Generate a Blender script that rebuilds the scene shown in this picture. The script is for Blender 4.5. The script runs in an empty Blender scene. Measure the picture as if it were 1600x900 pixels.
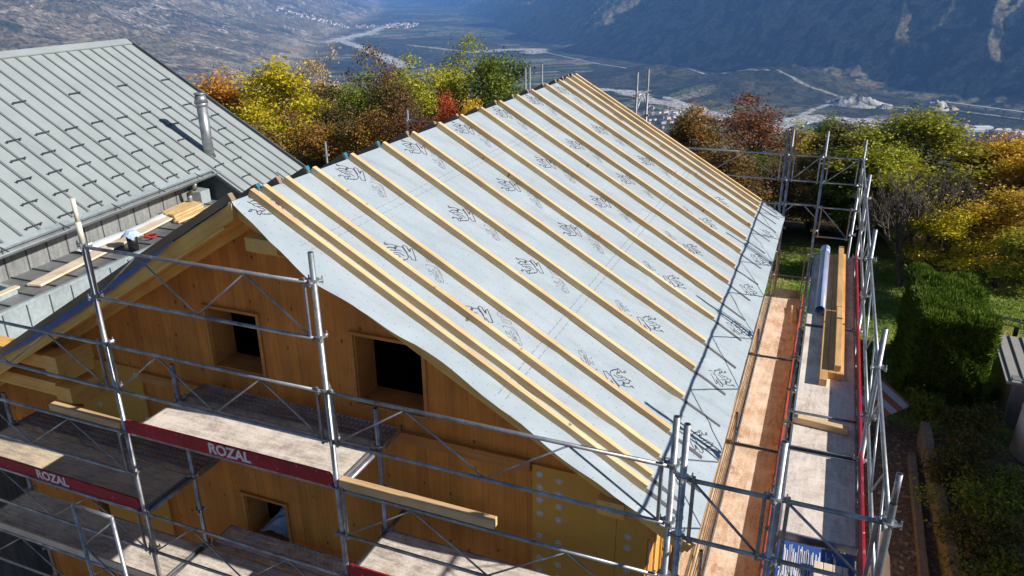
import bpy, bmesh, math, random
import numpy as np
from mathutils import Vector, Matrix, Euler
R = math.radians
C = bpy.context.scene.collection
sc = bpy.context.scene

# ------------------------------------------------------------------ camera
CAM = Vector((3.68, -4.713, 4.245))
YAW, PITCH, ROLL = -0.39233, 0.38280, -0.010782
cam_d = bpy.data.cameras.new('camera'); cam = bpy.data.objects.new('camera', cam_d); C.objects.link(cam)
F = Vector((math.sin(YAW)*math.cos(PITCH), math.cos(YAW)*math.cos(PITCH), -math.sin(PITCH)))
R0 = Vector((math.cos(YAW), -math.sin(YAW), 0)); U0 = R0.cross(F)
Rv = math.cos(ROLL)*R0 + math.sin(ROLL)*U0; Uv = -math.sin(ROLL)*R0 + math.cos(ROLL)*U0
M3 = Matrix((Rv, Uv, -F)).transposed()
cam.matrix_world = Matrix.Translation(CAM) @ M3.to_4x4()
cam_d.sensor_width = 36; cam_d.lens = 1197.676/1600*36
cam_d.clip_start = 0.05; cam_d.clip_end = 90000
sc.camera = cam

# ------------------------------------------------------------------ sky, sun, exposure
SUN_EL, SUN_AZ = R(29.6), R(1.0)          # azimuth measured from +X towards +Y
w = bpy.data.worlds.new('World'); sc.world = w; w.use_nodes = True
nt = w.node_tree; nt.nodes.clear()
sky = nt.nodes.new('ShaderNodeTexSky'); sky.sky_type = 'NISHITA'; sky.sun_disc = False
sky.sun_elevation = SUN_EL; sky.sun_rotation = math.pi/2 - SUN_AZ
sky.altitude = 1000; sky.air_density = 1.0; sky.dust_density = 0.15; sky.ozone_density = 2.5
bg = nt.nodes.new('ShaderNodeBackground'); bg.inputs[1].default_value = 0.058
wo = nt.nodes.new('ShaderNodeOutputWorld')
nt.links.new(sky.outputs[0], bg.inputs[0]); nt.links.new(bg.outputs[0], wo.inputs[0])
sd = bpy.data.lights.new('sun', 'SUN'); sd.energy = 4.9; sd.angle = R(0.53); sd.color = (1.0, 0.93, 0.84)
so = bpy.data.objects.new('sun', sd); C.objects.link(so)
sdir = Vector((math.cos(SUN_EL)*math.cos(SUN_AZ), math.cos(SUN_EL)*math.sin(SUN_AZ), math.sin(SUN_EL)))
so.rotation_euler = sdir.to_track_quat('Z', 'Y').to_euler(); so.location = (20, 0, 20)
sc.view_settings.view_transform = 'Standard'; sc.view_settings.look = 'None'
sc.view_settings.exposure = 0.52; sc.view_settings.gamma = 1.0
sc.cycles.volume_bounces = 1; sc.cycles.max_bounces = 8; sc.cycles.transparent_max_bounces = 12
sc.cycles.use_denoising = True

# ------------------------------------------------------------------ material helpers
def mat(name, rough=0.7, metal=0.0, spec=0.4):
    m = bpy.data.materials.new(name); m.use_nodes = True
    n = m.node_tree; b = n.nodes['Principled BSDF']
    b.inputs['Roughness'].default_value = rough; b.inputs['Metallic'].default_value = metal
    b.inputs['Specular IOR Level'].default_value = spec
    return m, n, b
def N(n, t, **kw):
    x = n.nodes.new(t)
    for k, v in kw.items():
        if hasattr(x, k): setattr(x, k, v)
        else: x.inputs[k].default_value = v
    return x
def coords(n, scale=(1,1,1), loc=(0,0,0), rand=False):
    tc = N(n, 'ShaderNodeTexCoord'); mp = N(n, 'ShaderNodeMapping')
    mp.inputs['Scale'].default_value = scale; mp.inputs['Location'].default_value = loc
    if rand:
        oi = N(n, 'ShaderNodeObjectInfo'); mu = N(n, 'ShaderNodeMath', operation='MULTIPLY'); mu.inputs[1].default_value = 37.0
        n.links.new(oi.outputs['Random'], mu.inputs[0])
        cb = N(n, 'ShaderNodeCombineXYZ')
        for i in range(3): n.links.new(mu.outputs[0], cb.inputs[i])
        va = N(n, 'ShaderNodeVectorMath', operation='ADD')
        n.links.new(tc.outputs['Object'], va.inputs[0]); n.links.new(cb.outputs[0], va.inputs[1])
        n.links.new(va.outputs[0], mp.inputs[0])
    else:
        n.links.new(tc.outputs['Object'], mp.inputs[0])
    return mp.outputs[0]
def noise(n, vec, scale=5, detail=4, rough=0.6):
    x = N(n, 'ShaderNodeTexNoise'); x.inputs['Scale'].default_value = scale
    x.inputs['Detail'].default_value = detail; x.inputs['Roughness'].default_value = rough
    n.links.new(vec, x.inputs['Vector']); return x.outputs['Fac']
def ramp(n, fac, stops):
    x = N(n, 'ShaderNodeValToRGB'); e = x.color_ramp.elements
    while len(e) < len(stops): e.new(0.5)
    for i, (p, c) in enumerate(stops):
        e[i].position = p; e[i].color = (*c, 1) if len(c) == 3 else c
    n.links.new(fac, x.inputs[0]); return x.outputs[0]
def g(v): return (v, v, v)
def mix(n, fac, a, b, mode='MIX'):
    x = N(n, 'ShaderNodeMix'); x.data_type = 'RGBA'; x.blend_type = mode
    for s, v in ((0, fac), (6, a), (7, b)):
        if isinstance(v, (int, float)): x.inputs[s].default_value = v
        elif isinstance(v, tuple): x.inputs[s].default_value = (*v, 1) if len(v) == 3 else v
        else: n.links.new(v, x.inputs[s])
    return x.outputs[2]
def math_(n, op, a, b=None, c=None):
    x = N(n, 'ShaderNodeMath', operation=op)
    for i, v in enumerate((a, b, c)):
        if v is None: continue
        if isinstance(v, (int, float)): x.inputs[i].default_value = v
        else: n.links.new(v, x.inputs[i])
    return x.outputs[0]
def bump(n, b, h, strength=0.3, dist=0.01):
    x = N(n, 'ShaderNodeBump'); x.inputs['Strength'].default_value = strength; x.inputs['Distance'].default_value = dist
    n.links.new(h, x.inputs['Height']); n.links.new(x.outputs[0], b.inputs['Normal'])
def sepxyz(n, vec):
    x = N(n, 'ShaderNodeSeparateXYZ'); n.links.new(vec, x.inputs[0]); return x.outputs

def wood(name, c1, c2, c3, along=0, knots=1.0, board=0.0, across=1, rough=0.65, knot_scale=7.0):
    """pine with grain along one local axis, knots, and optional boards of a given width across another axis"""
    m, n, b = mat(name, rough)
    sc_g = [30, 30, 30]; sc_g[along] = 1.3
    v = coords(n, tuple(sc_g), rand=(board == 0))
    gr = noise(n, v, 1.0, 5, 0.65)
    col = ramp(n, gr, [(0.3, c1), (0.55, c2), (0.75, c3)])
    v0 = coords(n, (1,1,1), rand=(board == 0))
    big = noise(n, v0, 1.6, 3)
    col = mix(n, 0.35, col, ramp(n, big, [(0.35, tuple(x*0.62 for x in c2)), (0.65, tuple(min(1, x*1.25) for x in c3))]))
    if knots:
        ks = [knot_scale*0.42]*3; ks[along] = knot_scale*(1.0 if not board else 0.55)
        if board: ks[across] = knot_scale; ks[3-along-across] = 0.0
        kd = 1.0
        vk = coords(n, tuple(ks), rand=(board == 0))
        vo = N(n, 'ShaderNodeTexVoronoi'); vo.inputs['Scale'].default_value = 1.0; n.links.new(vk, vo.inputs['Vector'])
        kf = ramp(n, vo.outputs['Distance'], [(0.07 if not board else 0.10, g(1.0)), (0.14 if not board else 0.17, g(0.0))])
        pick = ramp(n, sepxyz(n, vo.outputs['Color'])[0], [(0.50, g(0)), (0.55, g(1))])
        kk = mix(n, 1.0, kf, pick, 'MULTIPLY')
        col = mix(n, math_(n, 'MULTIPLY', kk, knots*0.8), col, tuple(x*0.28 for x in c1))
    if board:
        s = sepxyz(n, coords(n, (1,1,1)))[across]
        q = math_(n, 'DIVIDE', s, board); fl = math_(n, 'FLOOR', q)
        wn = N(n, 'ShaderNodeTexWhiteNoise', noise_dimensions='1D'); n.links.new(fl, wn.inputs['W'])
        tone = ramp(n, wn.outputs['Value'], [(0, (0.86, 0.83, 0.80)), (1, (1.10, 1.07, 1.02))])
        col = mix(n, 1.0, col, tone, 'MULTIPLY')
        fr = math_(n, 'FRACT', q); e = math_(n, 'ABSOLUTE', math_(n, 'SUBTRACT', fr, 0.5))
        seam = ramp(n, e, [(0.485, g(0)), (0.495, g(1))])
        col = mix(n, math_(n, 'MULTIPLY', seam, 0.5), col, tuple(x*0.2 for x in c1))
    n.links.new(col, b.inputs['Base Color'])
    bump(n, b, gr, 0.15, 0.003)
    return m

MT = {}
MT['pine'] = wood('pine_batten', (0.54,0.32,0.13), (0.70,0.46,0.23), (0.78,0.57,0.33), 0)
MT['pine_y'] = wood('pine_board_y', (0.42,0.27,0.11), (0.62,0.43,0.20), (0.74,0.55,0.30), 1)
MT['pine_pale'] = wood('pine_pale', (0.58,0.44,0.30), (0.70,0.57,0.42), (0.80,0.69,0.55), 1, 0.5)
MT['wall'] = wood('spruce_wall', (0.38,0.132,0.017), (0.56,0.212,0.031), (0.66,0.275,0.050), 2, 1.1, 0.125, 0, knot_scale=9.5)
MT['trim'] = wood('spruce_trim', (0.32,0.12,0.024), (0.48,0.20,0.045), (0.58,0.27,0.07), 0, 0.6)
MT['glulam'] = wood('glulam', (0.62,0.32,0.07), (0.80,0.45,0.115), (0.86,0.54,0.16), 0, 0.4)
MT['glulam_y'] = wood('glulam_y', (0.62,0.32,0.07), (0.80,0.45,0.115), (0.86,0.54,0.16), 1, 0.4)

def plain(name, col, rough=0.6, metal=0.0, var=0.25, scale=6.0, bmp=0.1):
    m, n, b = mat(name, rough, metal)
    v = coords(n, rand=True); f = noise(n, v, scale, 5)
    c = ramp(n, f, [(0.3, tuple(x*(1-var) for x in col)), (0.7, tuple(min(1, x*(1+var)) for x in col))])
    n.links.new(c, b.inputs['Base Color'])
    if bmp: bump(n, b, f, bmp, 0.004)
    return m
def galva():
    m, n, b = mat('galvanised_steel', 0.42, 0.75)
    v = coords(n, rand=True); vo = N(n, 'ShaderNodeTexVoronoi'); vo.inputs['Scale'].default_value = 60; n.links.new(v, vo.inputs['Vector'])
    f = noise(n, v, 7, 6)
    c = ramp(n, f, [(0.3, (0.22,0.23,0.24)), (0.55, (0.42,0.44,0.46)), (0.75, (0.58,0.60,0.62))])
    c = mix(n, 0.25, c, mix(n, 1.0, c, vo.outputs['Color'], 'MULTIPLY'))
    sp = ramp(n, noise(n, v, 22, 4), [(0.66, g(0)), (0.72, g(1))])
    c = mix(n, math_(n, 'MULTIPLY', sp, 0.7), c, (0.62, 0.60, 0.56))
    n.links.new(c, b.inputs['Base Color'])
    n.links.new(ramp(n, f, [(0.3, g(0.6)), (0.7, g(0.35))]), b.inputs['Roughness'])
    bump(n, b, f, 0.1, 0.002); return m
MT['steel'] = galva()
MT['steel_dark'] = plain('dirty_steel', (0.20,0.20,0.205), 0.5, 0.5)
MT['cream'] = plain('cream_paint_tube', (0.66,0.62,0.52), 0.55, 0.0, 0.2, 9)
MT['red0'] = plain('red_toe_board', (0.36,0.014,0.03), 0.45, 0, 0.22, 5)
def scuffed(name, col):
    m, n, b = mat(name, .5); v = coords(n, rand=True); f = noise(n, v, 3.0, 5)
    c = ramp(n, f, [(0.3, tuple(x*.75 for x in col)), (0.7, tuple(x*1.3 for x in col))])
    sc_ = ramp(n, noise(n, coords(n, (2.5,2.5,30), rand=True), 4, 5, .7), [(.60, g(0)), (.70, g(.55))]); c = mix(n, sc_, c, (.42,.30,.28))
    sp = ramp(n, noise(n, v, 26, 3), [(.67, g(0)), (.70, g(.8))]); c = mix(n, sp, c, (.55,.52,.48))
    n.links.new(c, b.inputs['Base Color']); bump(n, b, f, .15, .003); return m
MT['red'] = scuffed('red_toe_board', (0.36,0.014,0.03))
MT['red_o'] = plain('faded_red_board', (0.55,0.075,0.05), 0.5, 0, 0.2, 5)
MT['white'] = plain('white_paint', (0.78,0.76,0.74), 0.5, 0, 0.08)
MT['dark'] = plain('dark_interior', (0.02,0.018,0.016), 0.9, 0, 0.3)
MT['black'] = plain('black_plastic', (0.015,0.015,0.018), 0.4, 0, 0.3)
MT['blue'] = plain('blue_foil', (0.035,0.09,0.30), 0.45, 0, 0.2)
MT['ltblue'] = plain('light_blue_fabric', (0.40,0.52,0.70), 0.8, 0, 0.15)
MT['cyan'] = plain('blue_end_paint', (0.02,0.15,0.22), 0.5, 0, 0.2)
MT['tape'] = plain('sealing_tape', (0.085,0.088,0.10), 0.8, 0, 0.15)
MT['battdark'] = wood('shade_painted_batten', (0.17,0.115,0.065), (0.25,0.175,0.105), (0.32,0.235,0.15), 0, 0.5)  # left-slope battens: darker copy of the pine with their shade in the colour
MT['sheet'] = plain('plastic_sheet', (0.66,0.71,0.76), 0.35, 0, 0.08, 3)
MT['tube_blue'] = plain('blue_grey_pipe', (0.28,0.34,0.50), 0.35, 0, 0.1, 3)

def zinc(name, c, var=0.12, rough=0.38, metal=0.35, streak=False, grit=0.15):
    m, n, b = mat(name, rough, metal)
    v = coords(n); f = noise(n, v, 1.3, 5)
    col = ramp(n, f, [(0.35, tuple(x*(1-var) for x in c)), (0.65, tuple(x*(1+var) for x in c))])
    if streak:
        f2 = noise(n, coords(n, (9,9,0.7)), 1.5, 5)
        col = mix(n, 0.5, col, ramp(n, f2, [(0.35, tuple(x*0.55 for x in c)), (0.65, tuple(x*1.25 for x in c))]))
    f3 = noise(n, coords(n), 14, 4)
    col = mix(n, grit, col, ramp(n, f3, [(0.4, g(0.2)), (0.6, g(0.8))]), 'OVERLAY')
    n.links.new(col, b.inputs['Base Color']); bump(n, b, f, 0.12 if grit else 0.03, 0.01); return m
MT['zinc_roof'] = zinc('coated_metal_roof', (0.30,0.335,0.34), 0.07, 0.55, 0.0, False, 0.0)
MT['zinc_seam'] = zinc('roof_seam_metal', (0.165,0.19,0.195), 0.05, 0.5, 0.0, False, 0.0)
MT['zinc'] = zinc('weathered_zinc', (0.20,0.21,0.22), 0.2, 0.45, 0.3)
MT['zinc_wall'] = zinc('streaked_zinc', (0.24,0.25,0.25), 0.15, 0.5, 0.2, True)
MT['zinc_lt'] = zinc('light_zinc', (0.33,0.39,0.41), 0.15, 0.45, 0.2)
MT['zinc_dk'] = zinc('dark_flashing', (0.06,0.075,0.085), 0.2, 0.5, 0.2)

def deckmat(name, base, dirt, stain, dirt_amt=0.5, along=0, rough=0.85):
    m, n, b = mat(name, rough)
    s1 = [14, 14, 14]; s1[along] = 2.2
    f = noise(n, coords(n, tuple(s1), rand=True), 1.6, 6, 0.7)
    f2 = noise(n, coords(n, rand=True), 2.6, 6, 0.65)
    col = mix(n, ramp(n, f, [(0.40, g(0.0)), (0.62, g(1.0))]), dirt, base)
    col = mix(n, ramp(n, f2, [(0.42, g(0.0)), (0.66, g(dirt_amt))]), col, tuple(min(1, x*1.35) for x in base))
    f3 = noise(n, coords(n, (1,1,1), (5,3,1), rand=True), 3.3, 4)
    col = mix(n, ramp(n, f3, [(0.62, g(0)), (0.72, g(0.55))]), col, stain)
    fine = noise(n, coords(n, rand=True), 45, 3)
    col = mix(n, 0.35, col, ramp(n, fine, [(0.35, g(0.25)), (0.65, g(0.75))]), 'OVERLAY')
    n.links.new(col, b.inputs['Base Color']); bump(n, b, f, 0.3, 0.004); return m
MT['ply'] = deckmat('weathered_plywood', (0.66,0.60,0.53), (0.36,0.31,0.27), (0.46,0.30,0.16), 0.75)
MT['ply_y'] = deckmat('weathered_plywood_y', (0.70,0.62,0.54), (0.52,0.44,0.37), (0.50,0.32,0.17), 0.7, along=1)
MT['ply_brown'] = deckmat('brown_film_plywood', (0.64,0.55,0.46), (0.52,0.33,0.20), (0.36,0.15,0.055), 0.65, along=1)
MT['ply_yel'] = deckmat('yellow_plywood', (0.66,0.54,0.36), (0.38,0.33,0.29), (0.60,0.48,0.30))
MT['console'] = deckmat('shade_dark_console', (0.26,0.24,0.23), (0.12,0.105,0.10), (0.22,0.12,0.06))  # dirty steel, darkened overall to carry the roof overhang's shade
MT['osb'] = deckmat('dusty_console_y', (0.60,0.49,0.36), (0.42,0.29,0.18), (0.44,0.25,0.11), along=1)

def membrane():
    m, n, b = mat('roof_membrane', 0.42, 0, 0.35)
    v = coords(n); s = sepxyz(n, v)
    f = noise(n, v, 0.8, 4); base = ramp(n, f, [(0.3, (0.335,0.395,0.435)), (0.7, (0.365,0.42,0.46))])
    def grid(ax, sp, off=0.0):
        q = math_(n, 'FRACT', math_(n, 'ADD', math_(n, 'DIVIDE', s[ax], sp), off))
        return math_(n, 'MULTIPLY', math_(n, 'ABSOLUTE', math_(n, 'SUBTRACT', q, 0.5)), sp)
    row = math_(n, 'FLOOR', math_(n, 'DIVIDE', s[0], 0.11))
    sh = math_(n, 'MULTIPLY', row, 0.37)
    dx = grid(0, 0.11)
    qy = math_(n, 'FRACT', math_(n, 'ADD', math_(n, 'DIVIDE', s[1], 0.13), sh))
    dy = math_(n, 'MULTIPLY', math_(n, 'ABSOLUTE', math_(n, 'SUBTRACT', qy, 0.5)), 0.13)
    d = math_(n, 'SQRT', math_(n, 'ADD', math_(n, 'MULTIPLY', dx, dx), math_(n, 'MULTIPLY', dy, dy)))
    dot = ramp(n, d, [(0.0036, g(0.65)), (0.0058, g(0.0))])
    col = mix(n, dot, base, (0.04, 0.045, 0.08))
    n.links.new(col, b.inputs['Base Color'])
    fold = noise(n, coords(n, (0.8, 1.9, 1)), 1.5, 2, 0.4)
    bump(n, b, fold, 1.0, 0.10); return m
MT['membrane'] = membrane()
MT['ink'] = plain('print_ink', (0.05,0.05,0.07), 0.5, 0, 0.1, 6, 0)
MT['ink2'] = plain('grey_print_ink', (0.17,0.18,0.21), 0.5, 0, 0.1, 6, 0)
MT['panel'] = plain('wood_fibre_panel', (0.58,0.31,0.055), 0.85, 0, 0.05, 12)
MT['disc'] = plain('insulation_disc', (0.62,0.60,0.58), 0.6, 0, 0.1, 8)
MT['timber_o'] = wood('orange_timber', (0.48,0.25,0.08), (0.64,0.37,0.14), (0.72,0.46,0.20), 1)
MT['glass'] = plain('dark_glass', (0.05,0.09,0.10), 0.08, 0, 0.1, 3, 0)

# ------------------------------------------------------------------ mesh builder
class MB:
    def __init__(s): s.v = []; s.f = []; s.uv = None
    def add(s, vs, fs):
        o = len(s.v); s.v += [tuple(x) for x in vs]; s.f += [tuple(i+o for i in f) for f in fs]; return s
    def box(s, x0, x1, y0, y1, z0, z1):
        return s.add([(x0,y0,z0),(x1,y0,z0),(x1,y1,z0),(x0,y1,z0),(x0,y0,z1),(x1,y0,z1),(x1,y1,z1),(x0,y1,z1)],
                     [(0,3,2,1),(4,5,6,7),(0,1,5,4),(1,2,6,5),(2,3,7,6),(3,0,4,7)])
    def beam(s, p0, p1, wdt, hgt, up=(0,0,1)):
        p0, p1 = Vector(p0), Vector(p1); d = (p1-p0).normalized(); u = Vector(up)
        r = d.cross(u).normalized(); u = r.cross(d).normalized(); vs = []
        for p in (p0, p1):
            for a, b_ in ((-1,-1),(1,-1),(1,1),(-1,1)): vs.append(p + r*(a*wdt/2) + u*(b_*hgt/2))
        return s.add(vs, [(0,1,2,3),(7,6,5,4),(0,4,5,1),(1,5,6,2),(2,6,7,3),(3,7,4,0)])
    def tube(s, p0, p1, r0, r1=None, n=10, cap=True):
        if r1 is None: r1 = r0
        p0, p1 = Vector(p0), Vector(p1); d = (p1-p0)
        if d.length < 1e-6: return s
        d.normalize(); a = Vector((0,0,1)) if abs(d.z) < 0.9 else Vector((1,0,0))
        u = d.cross(a).normalized(); w_ = d.cross(u); vs = []
        for p, r in ((p0, r0), (p1, r1)):
            for i in range(n):
                t = 2*math.pi*i/n; vs.append(p + (u*math.cos(t) + w_*math.sin(t))*r)
        fs = [(i, (i+1) % n, n+(i+1) % n, n+i) for i in range(n)]
        if cap: fs += [tuple(range(n-1, -1, -1)), tuple(range(n, 2*n))]
        return s.add(vs, fs)
    def path(s, pts, r, n=8):
        for a, b_ in zip(pts, pts[1:]): s.tube(a, b_, r, n=n)
        return s
    def poly(s, pts): return s.add(pts, [tuple(range(len(pts)))])
    def mesh(s, name, bev=0, smooth=False):
        me = bpy.data.meshes.new(name); me.from_pydata(s.v, [], s.f); me.update()
        bm = bmesh.new(); bm.from_mesh(me)
        bmesh.ops.recalc_face_normals(bm, faces=bm.faces)
        if bev: bmesh.ops.bevel(bm, geom=list(bm.edges), offset=bev, segments=1, affect='EDGES', clamp_overlap=True)
        bm.to_mesh(me); bm.free()
        if smooth:
            for p in me.polygons: p.use_smooth = len(p.vertices) == 4
        return me

WM = {}
def put(name, me, m=None, parent=None, world=None):
    o = bpy.data.objects.new(name, me); C.objects.link(o)
    if me is not None and m is not None and not me.materials: me.materials.append(MT[m] if isinstance(m, str) else m)
    W_ = world.copy() if world is not None else Matrix.Identity(4)
    if parent is not None:
        o.parent = parent; o.matrix_parent_inverse = WM[parent.name].inverted()
    o.matrix_basis = W_; WM[o.name] = W_
    return o
def mk(name, mb, m, parent=None, world=None, bev=0, smooth=False):
    return put(name, mb.mesh(name, bev, smooth), m, parent, world)
def root(name, label, cat, loc=(0,0,0), group=None):
    o = put(name, None, None, None, Matrix.Translation(loc)); return tag(o, label, cat, group)
def tag(o, label, cat, group=None):
    o['label'] = label; o['category'] = cat
    if group: o['group'] = group
    return o
def struct(o, kind='structure'): o['kind'] = kind; return o
def T(x, y, z): return Matrix.Translation((x, y, z))

def text_mesh(body, size, bold=0.0, shear=0.0):
    cu = bpy.data.curves.new('lettering', 'FONT'); cu.body = body; cu.size = size; cu.offset = bold; cu.shear = shear
    cu.align_x = 'CENTER'; cu.align_y = 'CENTER'; cu.extrude = 0.0015
    o = bpy.data.objects.new('tmp', cu); C.objects.link(o); bpy.context.view_layer.update()
    me = bpy.data.meshes.new_from_object(o.evaluated_get(bpy.context.evaluated_depsgraph_get()))
    bpy.data.objects.remove(o); me.name = 'lettering'; return me

# numpy noise
def _h(ix, iy, seed):
    n = (ix.astype(np.int64)*374761393 + iy.astype(np.int64)*668265263 + seed*974634777) & 0xffffffff
    n = ((n ^ (n >> 13)) * 1274126177) & 0xffffffff
    return ((n ^ (n >> 16)) & 0xffff)/65535.0
def vn(x, y, seed=0):
    ix, iy = np.floor(x), np.floor(y); fx, fy = x-ix, y-iy
    fx = fx*fx*(3-2*fx); fy = fy*fy*(3-2*fy)
    a = _h(ix, iy, seed); b_ = _h(ix+1, iy, seed); c = _h(ix, iy+1, seed); d = _h(ix+1, iy+1, seed)
    return (a*(1-fx)+b_*fx)*(1-fy) + (c*(1-fx)+d*fx)*fy
def fbm(x, y, o=5, seed=0, gain=0.5, ridged=False):
    s = 0; amp = 1; tot = 0; ca, sa = 0.8, 0.6
    for i in range(o):
        v = vn(x, y, seed+i)
        if ridged: v = 1-np.abs(2*v-1)
        s = s + v*amp; tot += amp; amp *= gain
        x, y = (ca*x - sa*y)*2.03+11.7, (sa*x + ca*y)*2.03+5.3
    return s/tot

# ================================================================== TERRAIN
FLOOR = -500.0
FOOT_R = [(5200,900),(1900,2550),(800,3420),(255,3860),(-500,4500),(-1300,5150),(-2150,6150),(-3700,8700),(-6500,13500),(-16000,26000)]
FOOT_L = [(-1300,900),(-2200,2600),(-3300,4300),(-4600,6500),(-5700,8600),(-7600,12500),(-17000,27500)]
def sdist(x, y, line):
    best = np.full(x.shape, 1e12); sg = np.ones(x.shape); along = np.zeros(x.shape); acc = 0.0
    for (ax, ay), (bx, by) in zip(line, line[1:]):
        dx, dy = bx-ax, by-ay; L2 = dx*dx+dy*dy
        t = np.clip(((x-ax)*dx+(y-ay)*dy)/L2, 0, 1)
        px, py = x-(ax+t*dx), y-(ay+t*dy); d = px*px+py*py
        s_ = np.sign(dx*(y-ay)-dy*(x-ax)); m_ = d < best
        best = np.where(m_, d, best); sg = np.where(m_, s_, sg); along = np.where(m_, acc+t*math.sqrt(L2), along); acc += math.sqrt(L2)
    return np.sqrt(best)*sg, along
def sstep(a, b_, x):
    t = np.clip((x-a)/(b_-a), 0, 1); return t*t*(3-2*t)
def near_h(x, y):
    r = np.hypot(x, y-4.0)
    h = -6.0 - 0.22*np.maximum(0, r-26) - 0.0
    # bank and terrace to the right of the house
    return h + 0.10*(fbm(x*0.35, y*0.35, 3, 3)-0.5)*sstep(3, 9, r)
def height(x, y):
    dR, aR = sdist(x, y, FOOT_R); dR = -dR
    dL, aL = sdist(x, y, FOOT_L)
    base = FLOOR + 10*(fbm(x/700, y/700, 4, 9)-0.5)
    warp = fbm(x/900, y/900, 3, 21)-0.5
    # right-hand mountain: steep spurs running down to the valley
    spur = fbm((aR-dR*.55)/900 + warp*1.6, dR/3200, 4, 31, 0.5, True)
    fine = fbm(x/170, y/170, 5, 41, 0.55, True)
    k = sstep(0, 900, dR)
    hR = 0.52*np.maximum(0, dR + 1500*(spur-0.50)*k) * sstep(-60, 300, dR) + 95*(fine-0.5)*k
    hR = np.minimum(hR, 900 - 60*spur)
    # left-hand slope: long, gentle, terraced
    w2 = fbm(x/1500+3, y/1500, 4, 51)
    rg = fbm(x/650, y/650, 5, 61, 0.5, True)
    kl = sstep(0, 1600, dL)
    hL = 0.25*np.maximum(0, dL)*(0.75+0.6*w2) + (kl*300+10)*(rg-0.45)*sstep(0, 500, dL) + 26*kl*(fbm(x/140, y/140, 4, 71)-0.5)
    hL = np.minimum(np.maximum(hL, 0), 850)
    # low wooded hill on the valley floor
    hill = 95*np.exp(-(((x+230)/330)**2+((y-4050)/330)**2)) + 55*np.exp(-(((x+900)/260)**2+((y-4300)/200)**2)) + 45*np.exp(-(((x+500)/200)**2+((y-3700)/150)**2))
    far = base + np.where(dR > 0, hR, 0) + np.where(dL > 0, hL, 0) + hill*(0.8+0.5*fbm(x/90, y/90, 3, 81))
    return np.maximum(near_h(x, y), np.minimum(far, 330)), dR, dL, aR, spur, rg, fine

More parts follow.
